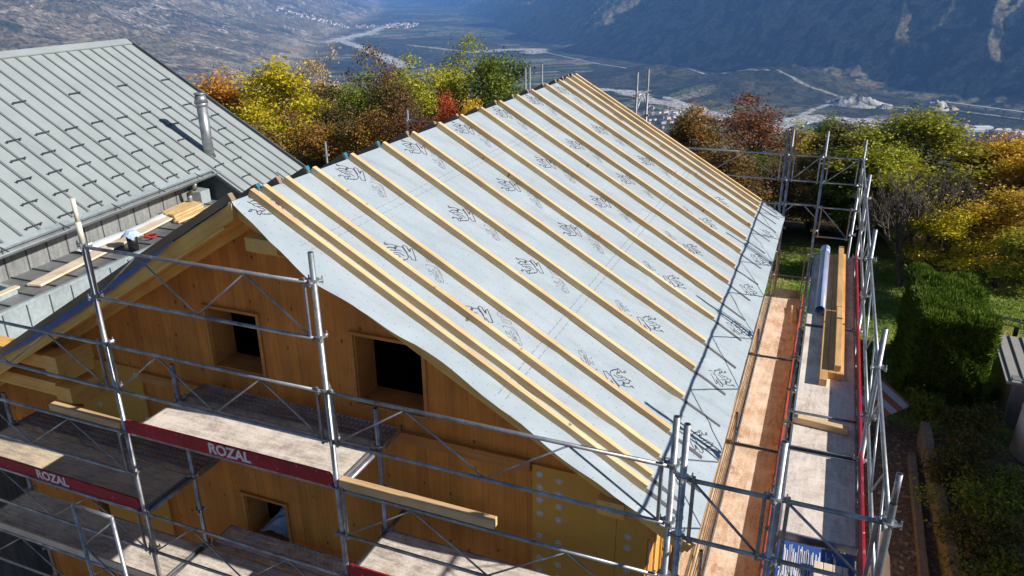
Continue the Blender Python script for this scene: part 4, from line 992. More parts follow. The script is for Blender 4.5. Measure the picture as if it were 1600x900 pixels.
mk('gable', MB().add([NF(-.31,5.46,-.3), NF(1.85,5.2,-.62), NP(1.88,WN-.0,-.075), NP(-0.3,WN,-.075), NF(-.31,5.60,-.3), NF(1.85,5.40,-.62), NP(1.88,WN+.12,-.075), NP(-0.3,WN+.12,-.075)],
   [(0,1,2,3),(7,6,5,4),(0,4,5,1),(1,5,6,2),(2,6,7,3),(3,7,4,0)]), 'zinc_dk', nb)
mk('vent_box', prism([NF(-.20,4.98,.0), NF(.08,4.98,-.02), NF(.08,5.30,-.02), NF(-.20,5.30,.0)], .29), 'zinc_lt', nb, bev=.01)
# skylight at the left edge
sk = mk('skylight', prism([NF(-.22,-1.5,-.16), NF(.36,-1.5,-.20), NF(.36,-.22,-.20), NF(-.22,-.15,-.16)], .12), 'zinc_lt', nb, bev=.01)
mk('glazing', prism([NF(-.16,-1.45,-.150), NF(.28,-1.45,-.18), NF(.28,-.32,-.18), NF(-.16,-.25,-.150)], .008), 'glass', sk)
mk('frame', prism([NF(.30,-1.5,-.185), NF(.40,-1.5,-.19), NF(.40,-.2,-.19), NF(.30,-.2,-.185)], .03), 'pine_pale', sk)
# flue
cp = Vector((-9.39, 8.8, 0)); fl_ = MB(); fl_.tube(cp+Vector((0,0,.35)), cp+Vector((0,0,1.74)), .115, .115, 20)
flue = mk('flue_pipe', fl_, 'steel', nb, smooth=True)
fc = MB(); fc.tube(cp+Vector((0,0,1.76)), cp+Vector((0,0,1.93)), .15, .11, 20).tube(cp+Vector((0,0,1.94)), cp+Vector((0,0,1.97)), .135, .135, 20).tube(cp+Vector((0,0,1.68)), cp+Vector((0,0,1.755)), .125, .15, 20)
mk('cap', fc, 'steel', flue, smooth=True)
mk('collar', MB().tube(cp+Vector((0,0,.52)), cp+Vector((0,0,.60)), .15, .12, 20), 'zinc_dk', flue, smooth=True)

# things lying on the flat roof
def batten_pile():
    k = 0
    for layer in range(2):
        for i in range(9 if layer == 0 else 8):
            u = -0.20+i*.058+layer*.02; v0 = 3.98 - (0.05*rs.random()) - i*.02; L_ = 0.98+rs.uniform(-.05,.03)
            o = mk('timber_batten', MB().beam(NF(u, v0, -.268+layer*.05), NF(u-.02, v0+L_, -.268+layer*.05), .05, .045), 'pine_y', bev=.002)
            tag(o, 'short fresh batten in the stacked bundle on the flat roof', 'batten', 'bundle of short battens on the flat roof'); k += 1
    for i in range(2):
        o = mk('timber_batten', MB().beam(NF(0.38+i*.07, 3.62, -.275), NF(0.40+i*.07, 4.95, -.275), .055, .05), 'pine_y', bev=.002)
        tag(o, ['longer batten lying right beside the bundle on the flat roof', 'longer batten lying outermost, beside the bundle, on the flat roof'][i], 'batten', 'loose battens beside the bundle')
batten_pile()
o = mk('plank', MB().beam(NF(0.40, 0.05, -.275), NF(0.02, 4.3, -.268), .26, .035), 'pine_pale', bev=.003); tag(o, 'long pale plank lying flat on the seamed zinc roof', 'plank')
c = crumple(0, 1, 0, 1, 0, 22, 5, lambda a, b_: 0.05*math.sin(math.pi*b_)+.02*math.sin(a*9), 0.014, 's')
c.v = [tuple(NF(-.27+.33*y_+0.0*x_, 1.55+3.0*x_, -.285+z_)) for x_, y_, z_ in c.v]
o = mk('plastic_sheet', c, 'sheet', smooth=True); tag(o, 'long strip of whitish plastic sheet along the foot of the zinc wall', 'plastic sheet')
bn = root('rubbish_bin', 'black round bin topped with a pale blue cloth, by the long plank', 'bin', tuple(NF(.72, 2.0, -.32)))
mk('barrel', MB().tube(NF(.72,2.0,-.315), NF(.72,2.0,.0), .085, .10, 18), 'black', bn, smooth=True)
cl = crumple(-1, 1, -1, 1, 0, 8, 8, lambda a, b_: -0.30*max(0, math.hypot(a-.5, b_-.5)-.28), 0.03, 'c')
cl.v = [tuple(NF(.72+.15*x_, 2.0+.15*y_, .045+z_)) for x_, y_, z_ in cl.v]
o = mk('cloth', cl, 'ltblue'); tag(o, 'pale blue cloth draped over the black bin', 'cloth')
tr_ = MB(); cc = NF(.60, 2.62, -.235)
for i in range(20):
    a, b_ = 2*math.pi*i/20, 2*math.pi*(i+1)/20
    tr_.tube(cc+Vector((.11*math.cos(a), .11*math.sin(a), 0)), cc+Vector((.11*math.cos(b_), .11*math.sin(b_), 0)), .018, n=6)
o = mk('hose_coil', tr_, plain('red_plastic', (.45,.02,.03), .4), smooth=True); tag(o, 'small red coil lying on the plank beside the black bin', 'coil')

# timbers on the scaffolding
o = mk('timber_beam', MB().beam((0.04, 0.01, 0.068), (1.56, 0.0, 0.066), .075, .085), 'pine', bev=.003); tag(o, 'squared pale timber resting on the guardrail right of the middle front post', 'timber')
o = mk('timber_beam', MB().beam((-3.62, 0.02, 0.060), (-2.60, 0.01, 0.06), .08, .075), 'pine', bev=.003); tag(o, 'short squared timber resting on the left guardrail', 'timber')
for k, (x, y0, y1, z, wd, hh, lab) in enumerate([(3.995, 3.55, 8.0, .045, .082, .08, 'innermost of the long timbers, next to the grey blue pipe, on the side deck'), (4.08, 3.75, 8.05, .045, .082, .08, 'middle long timber on the side deck, under the pale one'), (4.165, 3.75, 8.1, .045, .082, .08, 'outermost long timber on the side deck, against the red toe board'), (4.135, 3.80, 5.6, .125, .07, .07, 'nearer of the pale timbers laid on top of the long ones'), (4.13, 5.62, 8.25, .125, .075, .07, 'farther of the pale timbers laid on top of the long ones')]):
    o = mk('long_timber', MB().beam((x, y0, z), (x, y1, z), wd, hh), 'timber_o', bev=.003); tag(o, lab, 'timber', 'long timbers on the side deck')
o = mk('short_timber', MB().beam((3.74, 2.66, .04), (4.26, 2.60, .04), .075, .07), 'pine', bev=.003); tag(o, 'short timber lying across the upper side deck', 'timber')
o = mk('wood_block', MB().beam((3.50, 10.6, -1.96), (3.56, 9.9, -1.96), .09, .07), 'pine_y', bev=.003); tag(o, 'short block of wood at the far end of the brown lower side deck', 'wood block')
pp = root('plastic_pipe', 'thick grey blue plastic pipe with a pale collar lying on the upper side deck', 'pipe', (3.90, 7, .07))
pm = MB(); n_ = 22; vs = []
for (y, r_) in ((5.6,.066),(8.1,.066),(8.1,.058),(5.6,.058)):
    for i in range(n_): t_ = 2*math.pi*i/n_; vs.append((3.895+r_*math.cos(t_), y, .073+r_*math.sin(t_)))
fs = [(a*n_+i, a*n_+(i+1) % n_, ((a+1) % 4)*n_+(i+1) % n_, ((a+1) % 4)*n_+i) for a in range(4) for i in range(n_)]
pm.add(vs, fs); mk('tube', pm, 'tube_blue', pp, smooth=True)
mk('collar', MB().tube((3.895,8.0,.073), (3.895,8.3,.073), .073, .073, 22), 'ltblue', pp, smooth=True)
# blue wrapped bundle and offcuts at the near end of the upper side deck
deck(XE+.045, XD-.03, YS0+.03, YS0+.95, -0.10, 'short sunken deck under the blue wrapped bundle', 'ply_y', 1)
bb = mk('wrapped_bundle', MB().box(3.74, 4.32, -0.08, 0.76, -0.097, 0.0), 'blue', bev=.012); tag(bb, 'blue foil wrapped bundle with white streaks at the near end of the upper side deck', 'bundle')
stp = MB(); r4 = random.Random(8)
for i in range(46):
    x = 3.755+r4.random()*.42; y = 0.50+r4.uniform(-.08,.02); stp.box(x, x+.004+r4.random()*.006, y-.12, y+.20, .0005, .002)
for i in range(30):
    x = 3.755+r4.random()*.25; y = .0+r4.uniform(0,.2); stp.box(x, x+.004+r4.random()*.006, y, y+.22, .0005, .002)
mk('white_streaks', stp, 'white', bb)
for i in range(4):
    x = 4.02+i*.068; o = mk('wood_offcut', MB().box(x, x+.064 if i < 3 else x+.04, .28, .52, .003, .055), 'pine_pale', bev=.003)
    tag(o, ['leftmost', 'second', 'third', 'narrow rightmost'][i]+' of the four pale offcuts on the blue bundle', 'offcut', 'pale offcuts on the blue bundle')
# white sheet hanging on the outside of the side run
c = crumple(0, 1, 0, 1, 0, 6, 14, lambda a, b_: .05*math.sin(b_*12+a*3), .03, 's')
c.v = [(4.56+z_*1.2+.02*math.sin(y_*9), 0.05+2.0*x_, -3.6+3.35*y_-(.5*abs(x_-.35))) for x_, y_, z_ in c.v]
o = mk('white_tarpaulin', c, 'white', smooth=True); tag(o, 'white sheet hanging outside the outer side posts at the lower right', 'sheet')
# striped board by the meadow
sm, sn, sb = mat('red_white_stripes', .6); vx = sepxyz(sn, coords(sn))
st = math_(sn, 'FRACT', math_(sn, 'MULTIPLY', vx[1], 2.2)); sn.links.new(ramp(sn, st, [(.49, (.36,.10,.05)), (.51, (.42,.43,.46))]), sb.inputs['Base Color'])
Ws = T(5.45, 13.1, -5.15) @ Matrix.Rotation(R(-38), 4, 'Z') @ Matrix.Rotation(R(20), 4, 'Y')
aw = mk('striped_awning', MB().box(-.45, .45, -1.0, 1.0, -.012, .012), sm, None, Ws); tag(aw, 'red and white striped awning behind the outer side posts at the meadow edge', 'awning')
for (x, y) in ((-.4,-.9),(.4,-.9),(-.4,.9),(.4,.9)):
    p = Ws @ Vector((x, y, 0)); mk('leg', MB().tube(p, (p.x, p.y, -6.02), .02, n=8), 'steel_dark', aw)

# ================================================================== YARD
def blades(name, n_, pos_fn, ln, wd, m, seed=1, tone=True, tri=True):
    rn = np.random.RandomState(seed); P, D = pos_fn(rn, n_); D = D/np.linalg.norm(D, axis=1, keepdims=True)
    a = rn.normal(size=(n_, 3)); s_ = np.cross(D, a); s_ /= np.linalg.norm(s_, axis=1, keepdims=True)
    L_ = ln*rn.uniform(.6, 1.4, (n_, 1)); W_ = wd*rn.uniform(.7, 1.3, (n_, 1))
    co = np.stack([P - s_*W_, P + s_*W_, P + D*L_ + s_*W_*.2, P + D*L_ - s_*W_*.2], 1).reshape(-1, 3)
    return quads(name, co, np.repeat(rn.uniform(0, 1, n_), 4), m)
def quads(name, co, tone, m):
    me = bpy.data.meshes.new(name); k = len(co); me.vertices.add(k); me.vertices.foreach_set('co', co.astype(np.float32).ravel())
    me.loops.add(k); me.loops.foreach_set('vertex_index', np.arange(k, dtype=np.int32)); me.polygons.add(k//4); me.polygons.foreach_set('loop_start', np.arange(0, k, 4, dtype=np.int32))
    me.update(calc_edges=True); at = me.attributes.new('tone', 'FLOAT', 'POINT'); at.data.foreach_set('value', tone.astype(np.float32))
    if m is not None: me.materials.append(m)
    return me
def leafmat(name, cols, trans=.35):
    m, n, b = mat(name, .55, 0, .25); at = N(n, 'ShaderNodeAttribute'); at.attribute_name = 'tone'
    oi = N(n, 'ShaderNodeObjectInfo')
    c = ramp(n, at.outputs['Fac'], [(i/(len(cols)-1), x) for i, x in enumerate(cols)])
    v = ramp(n, oi.outputs['Random'], [(0, g(.78)), (1, g(1.2))]); c = mix(n, 1.0, c, v, 'MULTIPLY')
    n.links.new(c, b.inputs['Base Color'])
    tr = N(n, 'ShaderNodeBsdfTranslucent'); n.links.new(c, tr.inputs[0]); ms = N(n, 'ShaderNodeMixShader'); ms.inputs[0].default_value = trans
    n.links.new(b.outputs[0], ms.inputs[1]); n.links.new(tr.outputs[0], ms.inputs[2]); n.links.new(ms.outputs[0], n.nodes['Material Output'].inputs[0]); return m
LM = {
 'yellow': leafmat('leaves_yellow', [(0.243,0.212,0.022),(0.637,0.500,0.022),(0.800,0.697,0.030),(0.545,0.500,0.046)]),
 'gold': leafmat('leaves_gold', [(0.250,0.173,0.023),(0.594,0.392,0.032),(0.782,0.517,0.048),(0.344,0.329,0.048)]),
 'orange': leafmat('leaves_orange', [(0.211,0.093,0.020),(0.500,0.224,0.027),(0.659,0.343,0.040),(0.395,0.264,0.040)]),
 'ochre': leafmat('leaves_ochre', [(0.143,0.083,0.023),(0.332,0.178,0.037),(0.450,0.237,0.048),(0.237,0.203,0.037)]),
 'russet': leafmat('leaves_russet', [(0.099,0.050,0.032),(0.211,0.093,0.043),(0.321,0.123,0.043),(0.173,0.099,0.056)]),
 'red': leafmat('leaves_red', [(0.168,0.043,0.017),(0.392,0.084,0.028),(0.560,0.126,0.043),(0.307,0.112,0.028)]),
 'umber': leafmat('leaves_umber', [(0.087,0.062,0.038),(0.185,0.123,0.050),(0.296,0.173,0.050),(0.148,0.137,0.038)]),
 'brown': leafmat('leaves_brown', [(0.056,0.063,0.021),(0.126,0.112,0.028),(0.253,0.140,0.043),(0.112,0.140,0.028)]),
 'straw': leafmat('leaves_straw', [(0.264,0.198,0.093),(0.448,0.343,0.132),(0.554,0.395,0.132),(0.395,0.343,0.132)]),
 'pale': leafmat('leaves_pale', [(0.364,0.266,0.168),(0.560,0.420,0.224),(0.672,0.489,0.196),(0.448,0.392,0.196)]),
 'green': leafmat('leaves_green', [(0.057,0.090,0.017),(0.148,0.215,0.024),(0.264,0.329,0.033),(0.198,0.198,0.033)]),
 'lime': leafmat('leaves_lime', [(0.152,0.180,0.019),(0.323,0.351,0.028),(0.476,0.456,0.038),(0.361,0.314,0.038)]) if True else leafmat('x', [(0.090,0.115,0.013),(0.244,0.282,0.026),(0.410,0.424,0.039),(0.333,0.308,0.039)]),
 'thuja': leafmat('thuja_sprays', [(.035,.075,.006),(.085,.16,.010),(.16,.26,.018),(.21,.28,.028)], .2),
 'shrub': leafmat('shrub_leaves', [(.04,.06,.015),(.09,.12,.02),(.14,.14,.03),(.20,.10,.04)], .25),
}
bk_m, bk_n, bk_b = mat('bark', .9, 0, .1)
bk_n.links.new(ramp(bk_n, noise(bk_n, coords(bk_n, (6,6,1.2), rand=True), 2.0, 5), [(.35, (.045,.036,.030)), (.65, (.15,.125,.105))]), bk_b.inputs['Base Color'])
tw_m = plain('pale_twigs', (.20,.165,.14), .9, 0, .3, 4, 0)
def tree_parts(seed, h=7.0, rc=2.0, n_clump=80, n_leaf=11000, leaf=.062, crown0=.22, spread=.42, sparse=0.0):
    rn = np.random.RandomState(seed); pr = random.Random(seed); mb = MB()
    # crown envelope: several lobes
    lobes = [(pr.uniform(-.5,.5)*rc, pr.uniform(-.5,.5)*rc, h*pr.uniform(.42,.86), pr.uniform(.42,.7)*rc) for _ in range(9)] + [(0,0,h*.84,rc*.5),(0,0,h*.55,rc*.8)]
    cl = []
    while len(cl) < n_clump:
        lx, ly, lz, lr = pr.choice(lobes); d = rn.normal(size=3); d /= np.linalg.norm(d); r_ = lr*(.45+.6*pr.random())
        p = np.array([lx, ly, lz]) + d*r_*np.array([1, 1, 1.15])
        if p[2] > h*crown0 and p[2] < h*1.0 and math.hypot(p[0], p[1]) < rc*1.08: cl.append(p)
    cl = np.array(cl)
    # trunk and limbs
    nodes = [Vector((0,0,0))]; k = 7; bend = [pr.uniform(-.12,.12) for _ in range(2)]
    for i in range(1, k+1):
        t_ = i/k; nodes.append(Vector((bend[0]*math.sin(t_*3)*h*.4, bend[1]*math.sin(t_*2.4)*h*.4, h*.80*t_)))
    r0 = .030*h**.9*.72
    for i in range(k): mb.tube(nodes[i], nodes[i+1], r0*(1-.8*i/k), r0*(1-.8*(i+1)/k), 8, cap=(i == 0))
    for j in range(0, len(cl), 2):
        c_ = Vector(cl[j]); t_ = min(.95, max(.22, (c_.z/h)*.75 - .12)); f = t_*k; i = min(k-1, int(f)); s_ = nodes[i].lerp(nodes[i+1], f-i)
        mid = s_.lerp(c_, .5) + Vector((pr.uniform(-.15,.15), pr.uniform(-.15,.15), pr.uniform(.0,.3)))
        mb.tube(s_, mid, .030, .019, 5, False).tube(mid, c_, .019, .006, 5, False)
        for _ in range(3):
            e = c_ + Vector((pr.uniform(-.4,.4), pr.uniform(-.4,.4), pr.uniform(-.1,.45))); mb.tube(mid.lerp(c_, .7), e, .008, .003, 4, False)
    tm = mb.mesh('trunk', smooth=True)
    per = rn.dirichlet(np.ones(len(cl))*3)*n_leaf; P = []; Tn = []
    for c_, m_ in zip(cl, per):
        m_ = int(m_*(1 if pr.random() > sparse else .15)); s_ = pr.uniform(.22, spread)
        q = rn.normal(size=(m_, 3))*np.array([s_, s_, s_*.72]); P.append(c_+q); Tn.append(np.clip(pr.gauss(.5,.22)+rn.normal(size=m_)*.16, 0, 1))
    P = np.concatenate(P); Tn = np.concatenate(Tn); n_ = len(P)
    a = rn.normal(size=(n_, 3)); a[:, 2] *= .55; a /= np.linalg.norm(a, axis=1, keepdims=True)
    b2 = np.cross(a, rn.normal(size=(n_, 3))); b2 /= np.linalg.norm(b2, axis=1, keepdims=True)
    s_ = (leaf*rn.uniform(.6, 1.35, n_))[:, None]
    co = np.stack([P-a*s_, P-b2*s_*.62, P+a*s_, P+b2*s_*.62], 1).reshape(-1, 3)
    return tm, quads('crown', co, np.repeat(Tn, 4), None)
VAR = [tree_parts(11+i, 7, 2.0, n_clump=nc, n_leaf=nl, sparse=sp_, spread=sd_) for i, (nc, nl, sp_, sd_) in enumerate([(80,19000,.0,.36),(75,17000,.08,.38),(95,19000,.12,.33),(75,12000,.25,.34),(70,9000,.4,.34),(80,18000,.08,.42)])]
def bare_parts(seed, h=5.2):
    pr = random.Random(seed); mb = MB()
    def grow(p, d, L_, r_, lev):
        q = p + d*L_; mid = p.lerp(q, .5) + Vector([pr.uniform(-.05,.05)*L_ for _ in range(3)])
        mb.tube(p, mid, r_, r_*.82, 7 if lev < 2 else 4, False).tube(mid, q, r_*.82, r_*.62, 7 if lev < 2 else 4, False)
        if lev >= 5: return
        for _ in range(3 if lev < 4 else 3):
            nd = (d + Vector((pr.uniform(-.75,.75), pr.uniform(-.75,.75), pr.uniform(-.25,.5)))).normalized()
            grow(p.lerp(q, pr.uniform(.55, 1)), nd, L_*pr.uniform(.58,.82), r_*.58, lev+1)
    for k in range(4): grow(Vector((pr.uniform(-.06,.06), pr.uniform(-.06,.06), 0)), Vector((pr.uniform(-.38,.38), pr.uniform(-.3,.3), 1)).normalized(), h*.30, .10, 0)
    return mb.mesh('trunk', smooth=True)
MT['bare_bark'] = plain('bare_bark', (.105,.085,.072), .9, 0, .35, 5, 0)
def zg(x, y): return float(near_h(np.array([float(x)]), np.array([float(y)]))[0])
COLW = {'yellow':'bright yellow','gold':'golden yellow','orange':'orange leaved','ochre':'ochre brown','russet':'reddish brown','red':'small red','umber':'dull brown','brown':'dark brownish green','straw':'thin straw coloured','pale':'pale half bare','green':'deep green','lime':'yellowish green'}
TR = [(-28.92,30,-.96,2.6,'orange',0,'just beyond the verge of the metal roof'),(-24.35,30,-.02,2.43,'yellow',0,'to the right of the metal roof verge'),(-33.54,38,-.87,2.14,'straw',4,'behind the bright yellow one'),(-23.73,33,-1.11,1.96,'brown',2,'between the bright yellow and the pale half bare tree'),(-27.47,37,.3,1.74,'pale',4,'standing highest left of the green ones'),
 (-19.96,31,-.22,1.71,'green',1,'left of the row above the ridge'),(-21.27,36,.17,2.0,'umber',3,'behind the green tree, left of the tall lime ones'),(-16.62,32,.56,1.93,'lime',1,'left one of two above the middle of the ridge'),(-15.96,35,.79,1.95,'lime',3,'right one of two, thinner, above the middle of the ridge'),(-12.85,33,.7,1.9,'green',5,'last of the row before the scaffold post tips'),
 (-13.35,25,-.81,1.37,'russet',3,'low, left of the small red one above the ridge'),(-15.62,25,-1.49,1.5,'ochre',0,'low before the row, above the left part of the ridge'),(-10.82,24,-.42,.81,'red',0,'above the ridge behind the lone post tip'),(-9.73,24,-.07,.80,'gold',2,'small, right of the red one at the ridge'),(-18.83,25,-1.66,1.73,'ochre',3,'low by the end of the metal roof verge'),(-21.54,24,-1.8,1.78,'umber',1,'lowest, tucked behind the metal roof verge'),
 (-16.28,29,-.29,1.32,'brown',5,'in the shade between the green and lime trees'),(-18.37,27,-1.19,1.47,'brown',2,'in the shade below the green tree'),
 (-1.89,30,-1.34,1.41,'ochre',0,'at the left end of the row right of the roof'),(.6,32,-1.01,2.0,'russet',3,'wide and twiggy, beyond the far eave corner'),(-.07,26,-1.55,1.45,'umber',1,'below the reddish one at the far verge'),(2.46,40,-3.12,1.14,'lime',1,'small, behind the far scaffold corner'),(3.54,42,-3.32,1.09,'green',0,'small, right behind the far scaffold corner'),
 (4.85,34,-1.84,1.8,'brown',2,'behind the far outer scaffold posts'),(7.07,30,-.95,2.5,'lime',0,'big, behind the bare tree'),(9.64,31,-1.66,1.84,'orange',1,'near the right edge, behind'),(10.87,30,-1.51,1.95,'gold',2,'at the right edge, tall'),(5.75,27.5,-1.5,1.8,'lime',3,'just left of the bare tree crown'),(8.02,24,-2.9,1.3,'yellow',1,'low, above the clipped hedge'),(9.86,25,-2.57,1.69,'gold',5,'low, right of the clipped hedge'),
 (3.77,29,-3.03,1.58,'brown',0,'low and dark behind the far corner posts'),(2.17,28,-2.68,1.26,'umber',3,'low, seen through the far end frames'),(12.31,28,-1.69,2.29,'orange',0,'cut by the right edge'),(-36.0,33,-2.04,2.76,'ochre',1,'hidden far left behind the metal roof'),(10.44,22,-2.6,1.42,'lime',5,'low at the right edge above the meadow'),(.99,27,-3.61,1.23,'brown',2,'lowest, beyond the far eave corner')]
for (x, y, zt, hw, col, va, where) in TR:
    z0 = zg(x, y); h = (zt-z0)*1.0+.22; s_h = h/7.0; s_r = hw/1.75
    word = f'{COLW[col]} tree {where}'
    t_ = root('autumn_tree', word, 'tree', (x, y, z0-.05), 'autumn trees behind the houses')
    W_ = T(x, y, z0-.05) @ Matrix.Rotation(rs.uniform(0, 6.28), 4, 'Z') @ Matrix.Diagonal((s_r, s_r, s_h, 1))
    tm, cm = VAR[va]
    o = put('trunk', tm, bk_m, t_, W_); o = put('crown', cm, None, t_, W_)
    if not cm.materials: cm.materials.append(LM['green'])
    o.material_slots[0].link = 'OBJECT'; o.material_slots[0].material = LM[col]
# dark undergrowth along the wood edge
for i, (x, y) in enumerate([(-25,27),(-22.5,28.5),(-20,29.5),(-17.6,30),(-15.2,30.5),(-13,29),(-11,28.5),(-9,30),(-6,30),(-3.2,28.8),(-.9,29.5),(1.3,30),(3.3,31),(5.4,30.5),(7.4,31.5),(9.4,28.5),(11.3,27.5),(12.8,25.5),(-12,26),(-17,26.8),(5,28.8),(-28,31),(-24.5,35),(-19,36),(-14,37),(-10,35)]):
    z0 = zg(x, y); hb = rs.uniform(3.0, 4.2); t_ = root('bush', ['shaded bush in the dark undergrowth of the wood edge'][0], 'bush', (x, y, z0), 'bushes in the undergrowth')
    W_ = T(x, y, z0-hb*.25) @ Matrix.Rotation(rs.uniform(0, 6), 4, 'Z') @ Matrix.Diagonal((.95, .95, hb/7*1.15, 1)); tm, cm = VAR[i % 3]
    put('trunk', tm, bk_m, t_, W_); o = put('crown', cm, None, t_, W_); o.material_slots[0].link = 'OBJECT'; o.material_slots[0].material = LM[('brown', 'umber', 'green')[i % 3]]
for (x, y, hh, sd_, lab) in [(6.75, 23.9, 5.4, 3, 'bare leafless tree with several stems on the meadow, left of the clipped hedge'), (9.2, 27.0, 4.4, 5, 'thin bare tree among the yellow ones above the clipped hedge')]:
    o = put('bare_tree', bare_parts(sd_, hh), 'bare_bark', None, T(x, y, zg(x, y)-.05)); tag(o, lab, 'tree')
# clipped thuja hedge
HX0, HX1, HY0, HY1, HZ0, HZ1 = 6.38, 8.05, 14.9, 18.6, -6.0, -3.55
def hedge_pts(rn, n_):
    f = rn.choice(5, n_, p=[.36,.22,.14,.14,.14]); a, b2 = rn.uniform(0, 1, n_), rn.uniform(0, 1, n_); P = np.zeros((n_, 3)); D = np.zeros((n_, 3)); H = HZ1-HZ0
    for k in range(5):
        m_ = f == k; A, B = a[m_], b2[m_]; o_ = np.ones(m_.sum())
        taper = lambda zz: 0.10*(1-zz)
        if k == 0: P[m_] = np.stack([HX0+.05+A*(HX1-HX0-.1), HY0+B*(HY1-HY0), HZ1*o_], 1); D[m_] = (0,-.15,1)
        if k == 1: P[m_] = np.stack([HX0+A*(HX1-HX0), (HY0-taper(B)), HZ0+B*H], 1); D[m_] = (0,-.8,.8)
        if k == 2: P[m_] = np.stack([HX0-taper(B), HY0+A*(HY1-HY0), HZ0+B*H], 1); D[m_] = (-.8,0,.8)
        if k == 3: P[m_] = np.stack([HX1+taper(B), HY0+A*(HY1-HY0), HZ0+B*H], 1); D[m_] = (.8,0,.8)
        if k == 4: P[m_] = np.stack([HX0+A*(HX1-HX0), HY1*o_, HZ0+B*H], 1); D[m_] = (0,.8,.8)
    bumpv = .26*(vn(P[:,0]*1.6+P[:,2]*1.3, P[:,1]*1.6+P[:,2], 9)-.5)+.12*(vn(P[:,0]*5+P[:,2]*4, P[:,1]*5, 19)-.5)
    P += D*bumpv[:, None]; P -= D*rn.uniform(0, .12, (n_, 1)); D += rn.normal(size=(n_, 3))*.38; return P, D
hd = root('clipped_hedge', 'tall clipped thuja hedge with a flat bright green top, beside the meadow', 'hedge', (7.3, 16.6, -6))
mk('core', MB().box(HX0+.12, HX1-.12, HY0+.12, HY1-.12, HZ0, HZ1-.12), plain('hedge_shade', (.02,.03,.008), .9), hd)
put('foliage', blades('foliage', 62000, hedge_pts, .12, .016, LM['thuja'], 3), None, hd)
# shrubs on the retaining wall
def bush(name, label, x, y, z, r_, hh, n_, m, seed, leaf=.04, cat='shrub', grp=None):
    rn = np.random.RandomState(seed); t_ = root(name, label, cat, (x, y, z), grp); mb = MB(); pr = random.Random(seed)
    tips = [Vector((pr.gauss(0, r_*.5), pr.gauss(0, r_*.5), hh*pr.uniform(.4, 1))) for _ in range(22)]
    for p in tips: mb.tube((0,0,0), p*.5+Vector((0,0,.05)), .012, .008, 4, False).tube(p*.5+Vector((0,0,.05)), p, .008, .003, 4, False)
    mk('stem', mb, bk_m, t_, T(x, y, z))
    c_ = np.array([[*t] for t in tips])[rn.randint(0, 22, n_)]; P = c_ + rn.normal(size=(n_, 3))*np.array([r_*.24, r_*.24, hh*.14]); a = rn.normal(size=(n_, 3)); a /= np.linalg.norm(a, axis=1, keepdims=True)
    b2 = np.cross(a, rn.normal(size=(n_, 3))); b2 /= np.linalg.norm(b2, axis=1, keepdims=True); s_ = (leaf*rn.uniform(.6,1.3,n_))[:, None]
    co = np.stack([P-a*s_, P-b2*s_*.55, P+a*s_, P+b2*s_*.55], 1).reshape(-1, 3); put('leaves', quads('leaves', co, np.repeat(rn.uniform(0, 1, n_), 4), LM[m]), None, t_, T(x, y, z))
for i, (x, y, r_, hh, m, lab) in enumerate([(6.7,13.7,.5,.55,'green','low dark shrub at the left foot of the clipped hedge'),(7.6,13.6,.55,.6,'shrub','low shrub at the right foot of the clipped hedge'),(7.35,12.1,.6,.7,'shrub','green shrub behind the stone wall, nearest the hedge'),(7.25,11.0,.6,.65,'shrub','bushy shrub at the middle of the stone wall'),(7.4,9.9,.65,.7,'green','dark shrub behind the middle of the stone wall'),(7.3,8.9,.6,.6,'shrub','green shrub low at the bottom right, behind the wall'),(7.5,8.0,.6,.6,'green','dark green shrub at the bottom edge of the picture'),(8.05,10.6,.6,.6,'green','dark shrub set back from the stone wall')]):
    bush('shrub', lab, x, y, zg(x, y)+.25, r_, hh, 3800, m, 40+i, .036, grp='shrubs on the bank')
wl = MB(); y = 7.2; r5 = random.Random(3)
while y < 12.9:
    L_ = r5.uniform(.5, .8); wl.beam((6.74+r5.uniform(-.02,.02)-(y-10)*.02, y, -5.72), (6.74-(y-10)*.02, y+L_-.015, -5.72), .2, .55+r5.uniform(-.03,.03)); y += L_
o = mk('stone_wall', wl, plain('rough_stone', (.22,.175,.125), .9, 0, .3, 9, .8), bev=.012); tag(o, 'low ochre stone retaining wall running along the shaded bank', 'wall')
o = mk('stone_kerb', MB().beam((6.35, 7.2, -5.93), (6.42, 12.4, -5.93), .16, .22), plain('kerb_stone', (.20,.165,.13), .9, 0, .3, 7, .8), bev=.015); tag(o, 'lower kerb of brown stone just left of the retaining wall', 'kerb')
rb = MB(); r6 = random.Random(12)
for i in range(750):
    x, y = r6.uniform(4.9, 6.3), r6.uniform(5, 14.5); s_ = .015+.05*r6.random()**3; z = zg(x, y)+s_*.2
    vs = [Vector((x, y, z)) + Vector((r6.gauss(0,1), r6.gauss(0,1), r6.gauss(0,.7))).normalized()*s_ for _ in range(6)]
    rb.add(vs, [(0,1,2),(0,2,3),(0,3,4),(1,4,5),(2,5,3),(0,4,1),(1,5,2),(3,5,4)])
o = mk('rubble', rb, plain('rubble_stone', (.30,.26,.22), .9, 0, .3, 5, 0)); struct(o, 'stuff')
sh = root('garden_shed', 'low shed with a grey ribbed roof beyond the hedge at the right edge', 'shed', (9.4, 16.2, -6))
mk('wall', MB().box(8.55, 12, 14.7, 16.9, -6.1, -4.72), 'zinc_wall', sh)
rr = mk('roof', prism([Vector((8.4,14.6,-4.75)), Vector((12,14.6,-4.75)), Vector((12,17.0,-4.55)), Vector((8.4,17.0,-4.55))], .06), plain('grey_sheet_roof', (.30,.29,.28), .7, 0, .1, 2), sh)
for i in range(13): mk('roof_rib', MB().beam((8.5+i*.27, 14.62, -4.735), (8.5+i*.27, 16.98, -4.535), .02, .03), 'zinc_dk', rr)
